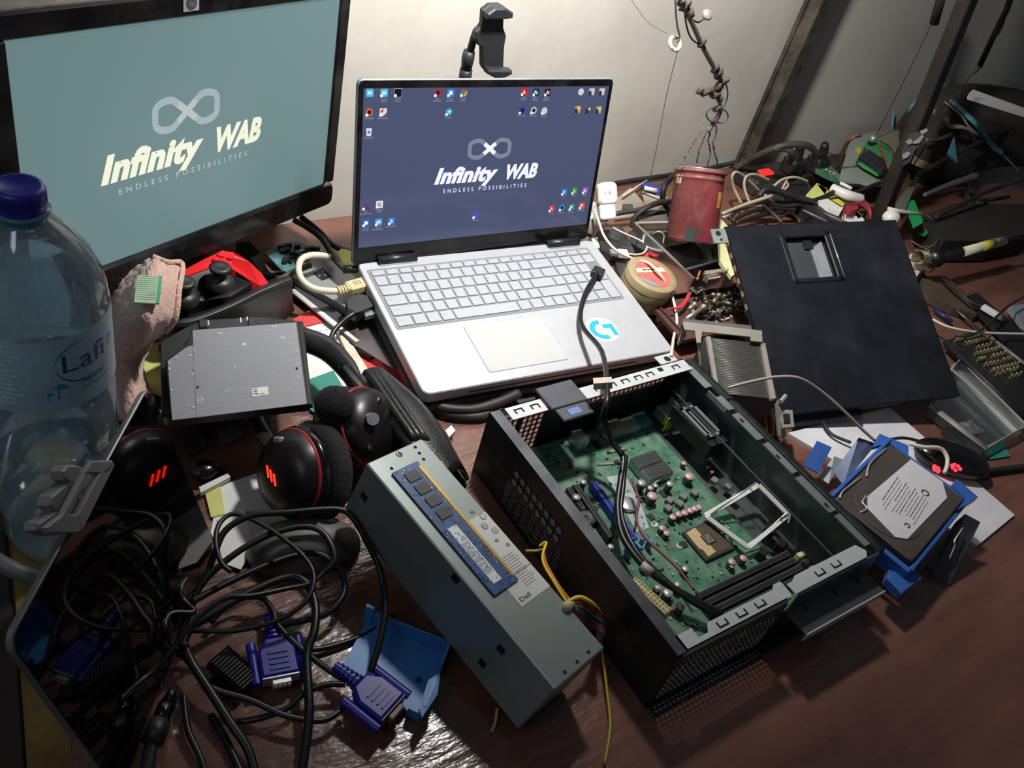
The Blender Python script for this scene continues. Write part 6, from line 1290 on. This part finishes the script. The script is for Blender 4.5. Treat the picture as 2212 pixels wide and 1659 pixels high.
b=MB(mat('dark_probe_rod','#1a1a20',.4)); b.tube([PY(2200,-60,.90)+V((.05,0,.8)),PY(2200,-60,.90)],.0015,m=RUB,n=6,smooth=False); b.tube([PY(2200,-60,.90),PY(2175,20,.90),PY(2150,70,.90),PY(2115,145,.90)],.0058,n=10,smooth=False); b.tube([PY(2165,45,.90),PY(2152,72,.90)],.0064,m=mat('gold_wrap','#8a6d42',.5),n=10,smooth=False); b.cyl(PY(2115,143,.90),PY(2103,160,.90),.0052,.003,m=STEEL,n=10); b.put('hanging_rod',label='dark hanging rod with brass wrap at the upper right',cat='rod')
b=MB(mat('dark_sleeve','#3a3633',.5)); b.tube([PY(2045,-50,.93)+V((.02,0,.9)),PY(2045,-50,.93)],.0015,m=RUB,n=6,smooth=False); b.tube([PY(2045,-50,.93),PY(2018,50,.93)],.0085,n=10,smooth=False); b.put('hanging_sleeve',label='dark grey sleeve hanging at the top edge between the angle and the pole',cat='sleeve')
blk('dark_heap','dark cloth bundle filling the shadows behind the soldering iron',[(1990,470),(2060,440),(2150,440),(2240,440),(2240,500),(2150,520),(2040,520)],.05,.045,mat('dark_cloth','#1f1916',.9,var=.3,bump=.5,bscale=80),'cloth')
# ------------------------------------------------------------------ soldering iron in its stand
si=thing('soldering_iron','soldering iron with black grip and white-yellow handle resting in a coil at the right','soldering iron',Wd)
b=MB(mat('dark_grip','#14181a',.35)); b.tube([P(2010,560,.06),P(2018,558,.06),P(2030,560,.06)],[.012,.016,.014],n=16,smooth=False); b.tube([P(2028,560,.06),P(2078,545,.063)],.0088,n=14,smooth=False); b.put('grip',si)
b=MB(mat('handle_white','#cfc9b4',.45)); b.tube([P(2075,546,.063),P(2168,520,.068)],.0085,n=16,smooth=False); b.put('handle',si)
b=MB(mat('handle_yellow','#b9b03c',.5)); b.tube([P(2118,534,.0655),P(2145,526.5,.067)],.0088,n=16,smooth=False); b.put('yellow_band',si)
b=MB(RUB); b.tube([P(2166,520,.068),P(2185,516,.07),P(2230,514,.07)],[.005,.0035,.003],n=10); b.put('cord',si)
co=thing('iron_coil','coiled spring holder with pale wire strands at the soldering iron tip','holder',Wd)
b=MB(mat('coil_steel','#8d8266',.35,.6))
for k in range(6): p=P(1985+4*k,556+.5*k,.055); f=frame_z(p,P(2078,545,.063)-P(2010,560,.06)); b.tube([f@V((.012*math.cos(a),.012*math.sin(a),0)) for a in [i*math.pi/5 for i in range(11)]],.0013,n=6,sub=2)
b.put('spring',co)
b=MB(mat('frayed_wires','#6b5648',.6,.2,var=.3))
for q in ([(1975,540),(2000,548),(2010,540)],[(1968,520),(1985,530),(2015,545)],[(1965,545),(1990,535),(2020,530)],[(2000,540),(2020,525),(2040,505),(2056,478)],[(1960,560),(1980,565),(1990,560)]): b.tube([P(x,y,.045) for x,y in q],.0014,n=5)
b.put('frayed_wires',co)
blk('holder_base','cream plate under the coil holder',[(1966,548),(1985,545),(2000,575),(1985,590)],.03,.028,CREAM,'plate')
# tools and tray at the right edge
b=MB(mat('tool_steel','#55565a',.35,.6)); b.tube([P(2030,640,.012),P(2115,712,.012)],.0022,n=8,smooth=False); b.put('screwdriver_shaft',label='long dull steel shaft lying right of the side panel',cat='tool')
b=MB(mat('tool_blue','#26245c',.4)); b.tube([P(2018,668,.010),P(2056,695,.010)],.0040,n=8,smooth=False); b.put('blue_handle',label='dark blue handle beside the steel shaft',cat='tool')  # loose dark blue tool handle, next to the screwdriver shaft
blk('brown_pouch','dull brown pouch behind the tools at the right',[(1990,598),(2040,595),(2085,630),(2110,680),(2060,665),(2010,640)],.016,.014,mat('dull_brown_pouch','#4a3c30',.7,var=.2),'pouch')
blk('dark_case_lid','dark open tool case lid stretching along the right edge',[(2085,640),(2110,632),(2240,740),(2240,800),(2180,740)],.020,.008,mat('dark_tool_case','#1c1c20',.5),'case')
cable('white_cable','white cable curving across the tools to the right edge',[(2015,690,.03),(2045,705,.032),(2090,715,.034),(2150,720,.034),(2230,722,.034)],.0022,mat('white_cable',''))
cable('cable','thin black cable crossing the white cable near the bit case',[(2235,630,.045),(2180,660,.045),(2130,705,.042),(2095,725,.038),(2062,725,.03)],.0020,DARKW)
cable('cable','black cable running down from the brown pouch to the white usb end',[(2035,600,.03),(2070,630,.032),(2100,655,.03),(2122,662,.028)],.0026,DARKW)
b=MB(WHT); f=fpx((2122,662),(2160,685),.030); b.box(0,-.006,-.004,.030,.006,.004,b=.001,M=f); b.box(.030,-.005,-.0025,.038,.005,.0025,STEEL,M=f); b.put('usb_end',label='white usb connector end right of the tools',cat='plug')
blk('grey_gadget','pale grey flat gadget cut by the right edge',[(2180,660),(2240,655),(2240,720),(2215,705)],.022,.010,mat('pale_grey_plastic','#7c828c',.5),'gadget')
# bit set
bs=thing('bit_case','open dark bit case with rows of small shiny driver bits at the right edge','tool case',Wd)
b=MB(mat('dark_tool_case','')); q=[P(2045,735,.014),P(2110,712,.014),P(2250,830,.014),P(2250,905,.014),P(2190,880,.014)]; slab(b,q,.012,b.m); b.tube([P(2040,738,.02),P(2210,900,.02)],.0040,n=8,smooth=False); b.tube([P(2135,725,.018),P(2250,815,.018)],.003,m=mat('grey_probe',''),n=8,smooth=False); b.put('tray',bs)
BT=mat('driver_bit','#c9bd93',.25,.8); rg=random.Random(8); rowsb=[((2062,738),(2112,727)),((2080,747),(2125,737)),((2108,755),(2135,748)),((2105,768),(2152,757)),((2140,774),(2165,767)),((2110,781),(2122,779)),((2162,782),(2180,777)),((2125,792),(2150,787)),((2140,804),(2195,790)),((2175,806),(2192,801)),((2180,818),(2200,812)),((2150,812),(2170,806))]
me=None
for a,c in rowsb:
    n=max(3,int((c[0]-a[0])/6.2))
    for i in range(n):
        t=i/(n-1); x=a[0]+(c[0]-a[0])*t; y=a[1]+(c[1]-a[1])*t
        if me is None: bb=MB(BT); bb.lathe([(.0018,0),(.0018,.006),(.0012,.009),(.0,.010)],6); me=bb.mesh('driver_bit')
        o=bpy.data.objects.new('driver_bit',me); COL.objects.link(o); o.location=P(x,y,.015); o['label']='tiny shiny driver bit standing in a row of the dark bit case'; o['category']='driver bit'; o['group']='driver bits in the open case'
# clear organiser
og=thing('organiser_lid','clear plastic organiser lid lying open at the right, foil scraps inside','lid',Wd)
ORG=clear('grey_clear_organiser','#b9c0c0',.12,body='#697274',bodyamt=.38,rough=.25)
q=[P(2010,880,.018),P(2060,790,.018),P(2075,775,.018),P(2218,920,.018),P(2126,970,.018)]; g=[V((p.x,p.y,.003)) for p in q]
b=MB(ORG)
for i in range(5): b.add([q[i],q[(i+1)%5],g[(i+1)%5],g[i]],[(0,1,2,3)])
b.add(g,[(0,1,2,3,4)]); b.put('shell',og)
b=MB(mat('organiser_rim','#8b8f8b',.4,var=.15)); b.tube(q+[q[0]],.0022,n=6,smooth=False); b.tube([q[1].lerp(q[0],.1),q[3].lerp(q[4],.15)],.0018,n=6,smooth=False); b.tube([P(2012,878,.018),P(2128,968,.018)],.0045,m=mat('organiser_rim_tan','#7d7468',.5),n=6,smooth=False); b.put('rim',og)
b=MB(mat('foil','#b9bfc2',.2,.8)); b.patch([[P(2070,915,.006),P(2085,912,.010),P(2100,905,.006)],[P(2078,925,.012),P(2095,920,.016),P(2112,918,.010)],[P(2085,935,.006),P(2105,938,.010),P(2125,932,.006)]],sub=3,th=.0005,noise=.004,sm=False); b.put('foil_scrap',label='crumpled foil scrap inside the clear organiser lid',cat='foil')
blk('teal_chip_board','small teal board just beyond the organiser lid corner',[(2125,965),(2165,950),(2182,985),(2140,992)],.003,.002,mat('teal_board',''),'circuit board')
b=MB(mat('dark_disc','#2c221c',.6)); p=P(2060,945,.001); b.prism(circ(p.x,p.y,.018,20),0.0006,.005); b.put('dark_disc',label='dark round puck on the wood left of the organiser lid',cat='disc')
# red lit mouse behind the drive
rm=thing('lit_mouse','black mouse with two glowing red marks half hidden behind the hard drive','mouse',frame(P(2040,1010,0),P(2090,1020,0)-P(1990,990,0)))
b=MB(BLKG); b.ball((0,0,.018),(.052,.030,.018),n=24,k=14); b.put('shell',rm)
f=frame(P(2040,1010,0),P(2090,1020,0)-P(1990,990,0)); fi=f.inverted()
b=MB(glow('mouse_red_light','#ff1a28',6.0))
for x,y in ((2020,1010),(2027,1014)): p=fi@P(x,y,.036); b.box(p.x-.0015,p.y-.004,.033,p.x+.0015,p.y+.004,.0375)
p=fi@P(2066,1010,.034); 
for a in range(0,300,50): b.ball((p.x+.0055*math.cos(math.radians(a)),p.y+.0055*math.sin(math.radians(a)),.0335),.0024,n=6,k=4)
b.put('red_lights',rm)
cable('white_lead','short white lead arching over the hard drive carrier',[(1965,958,.055),(1995,966,.058),(2030,968,.055),(2045,985,.05),(2046,1005,.045),(2040,1022,.04)],.0026,mat('white_cable',''))
cable('cable','black cable lying across the white plate toward the hard drive',[(1776,895,.012),(1782,920,.010),(1800,940,.010),(1838,956,.012)],.0022,DARKW)
cable('cable','black cable leaving the hard drive top toward the right',[(1900,955,.05),(1950,946,.05),(2000,958,.045),(2050,980,.03),(2110,1000,.01)],.0020,DARKW)
cable('cable','dark cable on the wood right of the lit mouse',[(2090,1022,.008),(2140,1018,.006),(2230,1005,.006)],.0045,DARKW)
cable('grey_cable','thin grey cable arching from the cooler over the side panel to the hard drive',[(1572,838,.10),(1620,825,.11),(1680,814,.115),(1730,818,.115),(1780,850,.10),(1825,890,.085),(1860,925,.07),(1890,952,.06)],.0019,mat('grey_beige_cable','#8f887a',.5))
# ------------------------------------------------------------------ things between monitor and laptop
def device(name,label,pts,z,th,m,cat,extra=()):
    t=thing(name,label,cat,Wd); b=MB(m); slab(b,[P(x,y,z) for x,y in pts],th,m); b.put('case',t); return t
d1=device('hard_drive_enclosure','silver drive enclosure with black sticker under the cream cable loop',[(618,590),(700,545),(795,620),(775,655),(755,668)],.022,.012,mat('silver_grey_box','#8f9292',.4,.3,var=.08),'hard drive')
b=MB(BLK); slab(b,[P(675,590,.0224),P(697,578,.0224),P(718,598,.0224),P(696,606,.0224)],.0004,BLK)
for x,y in ((686,587),(697,586),(690,596),(702,594)): p=P(x,y,.0226); b.prism(circ(p.x,p.y,.0010,8),.0223,.0228,mat('white_stamp_mark',''))
b.put('sticker_square',d1)
d2=device('white_device','thin dark device with long white side edge lying diagonally left of the laptop',[(628,612),(642,600),(762,700),(775,742),(770,748)],.012,.006,mat('dark_slate','#3b3a3d',.4,var=.1),'tablet')
b=MB(WHT); b.tube([P(632,628,.010),P(772,740,.010)],.0045,n=8,smooth=False,flat=.6); b.put('white_edge',d2)
device('black_adapter','black adapter block plugged into the laptop left side',[(748,650),(768,632),(800,640),(808,660),(770,676),(752,665)],.040,.014,BLK,'adapter')
device('silver_stick','silver stick plugged into the laptop left side below the adapter',[(786,672),(818,664),(822,674),(790,684)],.034,.006,STEEL,'usb stick')
device('black_adapter','larger black box lying under the laptop left edge',[(750,690),(800,670),(830,700),(850,740),(800,770),(755,740)],.010,.009,BLK,'adapter')
cable('cream_cable','thick cream cable making a round loop into the laptop left side',[(722,560,.03),(700,553,.05),(670,552,.06),(650,562,.06),(645,585,.055),(655,608,.05),(680,624,.045),(715,629,.042),(735,628,.042)],.0042,CREAM,n=10)
ccp=thing('cream_plug','cream plug with ribs pushed into the laptop left side','plug',fpx((735,628),(795,612),.042)); L=(P(795,612,.042)-P(735,628,.042)).length
b=MB(mat('cream_plug','#cdb98f',.5,var=.06)); 
for k in range(4): b.cyl((-.004+.004*k,0,0),(-.0015+.004*k,0,0),.0062,n=12)
b.box(.010,-.009,-.006,L,.009,.006,b=.002); 
for k in range(3): b.box(.019+.004*k,-.004,.006,.0205+.004*k,.004,.0064,mat('plug_rib','#8a7a5c',.6))
b.put('shell',ccp)
cable('cable','black monitor cable dropping from the monitor to the laptop power jack',[(635,475,.05),(665,492,.04),(695,515,.035),(715,545,.04),(728,565,.045),(745,582,.045)],.0040,DARKW)
cable('cable','second black cable running from the monitor behind the laptop lid',[(650,468,.05),(690,500,.03),(720,530,.02),(762,545,.015),(800,550,.01)],.0040,DARKW)
b=MB(BLK); b.tube([P(742,582,.045),P(775,580,.045)],.0055,n=12,smooth=False); b.put('power_jack',label='black barrel power jack at the laptop left rear corner',cat='plug')
cable('cable','grey black cable curling from the laptop left side down over the papers',[(790,668,.036),(760,680,.036),(735,700,.03),(718,722,.025),(712,750,.02)],.0032,RUB)
b=MB(mat('green_board_old','#3b6a6c',.5,var=.4,scale=90,col2='#5d8a8b')); slab(b,[P(572,545,.012),P(640,520,.012),P(700,545,.012),P(640,595,.012),P(615,590,.012)],.003,b.m); rg=random.Random(12)
for i in range(40): p=P(600+80*rg.random(),535+40*rg.random(),.013); b.box(p.x,p.y,.012,p.x+.004+.006*rg.random(),p.y+.004,.015+.003*rg.random(),rg.choice([COMP,COMP,TIN]))
b.put('circuit_board',label='blue-green bare circuit board lying right of the monitor stand',cat='circuit board')
b=MB(mat('brown_stick','#4a3c34',.6)); b.tube([P(598,608,.035),P(640,585,.035),P(672,572,.04)],.0042,n=10); b.put('brown_rod',label='brown rod behind the right end of the black curved tray',cat='rod')
device('paper_packet','white and yellow paper packet behind the laptop left hinge',[(730,545),(738,535),(765,545),(765,590),(742,575)],.02,.001,YEL,'packet')
device('dark_monitor_foot','dark plastic foot piece below the monitor right of the red controller',[(510,525),(540,520),(560,545),(580,585),(600,600),(565,590),(540,555)],.03,.02,BLKG,'foot')
cable('strap','flat dark strap looping on the desk in front of the laptop',[(935,868,.012),(960,882,.012),(1020,885,.012),(1075,870,.014),(1120,850,.016)],.0065,DARKW,cat='strap')
cable('strap','second flat dark strap just below the first',[(940,880,.006),(970,896,.006),(1030,900,.006),(1060,892,.006)],.0060,DARKW,cat='strap')
blk('dark_plate','dark grey plate under the front edge of the laptop',[(930,875),(1150,840),(1160,872),(1000,908),(950,900)],.0045,.004,mat('dark_slate',''),'plate')
b=MB(mat('white_foam_block','#cfcab5',.6)); slab(b,[P(1278,515,.03),P(1290,512,.03),P(1296,535,.03),P(1284,535,.03)],.03,b.m); b.put('foam_block',label='cream foam block at the laptop rear right corner',cat='block')
# ------------------------------------------------------------------ put every empty at the base of its thing
bpy.context.view_layer.update()
for o in [x for x in COL.objects if x.type=='EMPTY' and x.parent is None]:
    if o.matrix_world.translation.length>1e-6: continue
    pts=[c.matrix_world@V(v) for c in o.children for v in c.bound_box]
    if not pts: continue
    c=V(((min(p.x for p in pts)+max(p.x for p in pts))/2,(min(p.y for p in pts)+max(p.y for p in pts))/2,min(p.z for p in pts)))
    for ch in o.children: ch.matrix_local=Matrix.Translation(-c)@ch.matrix_local
    o.location=c
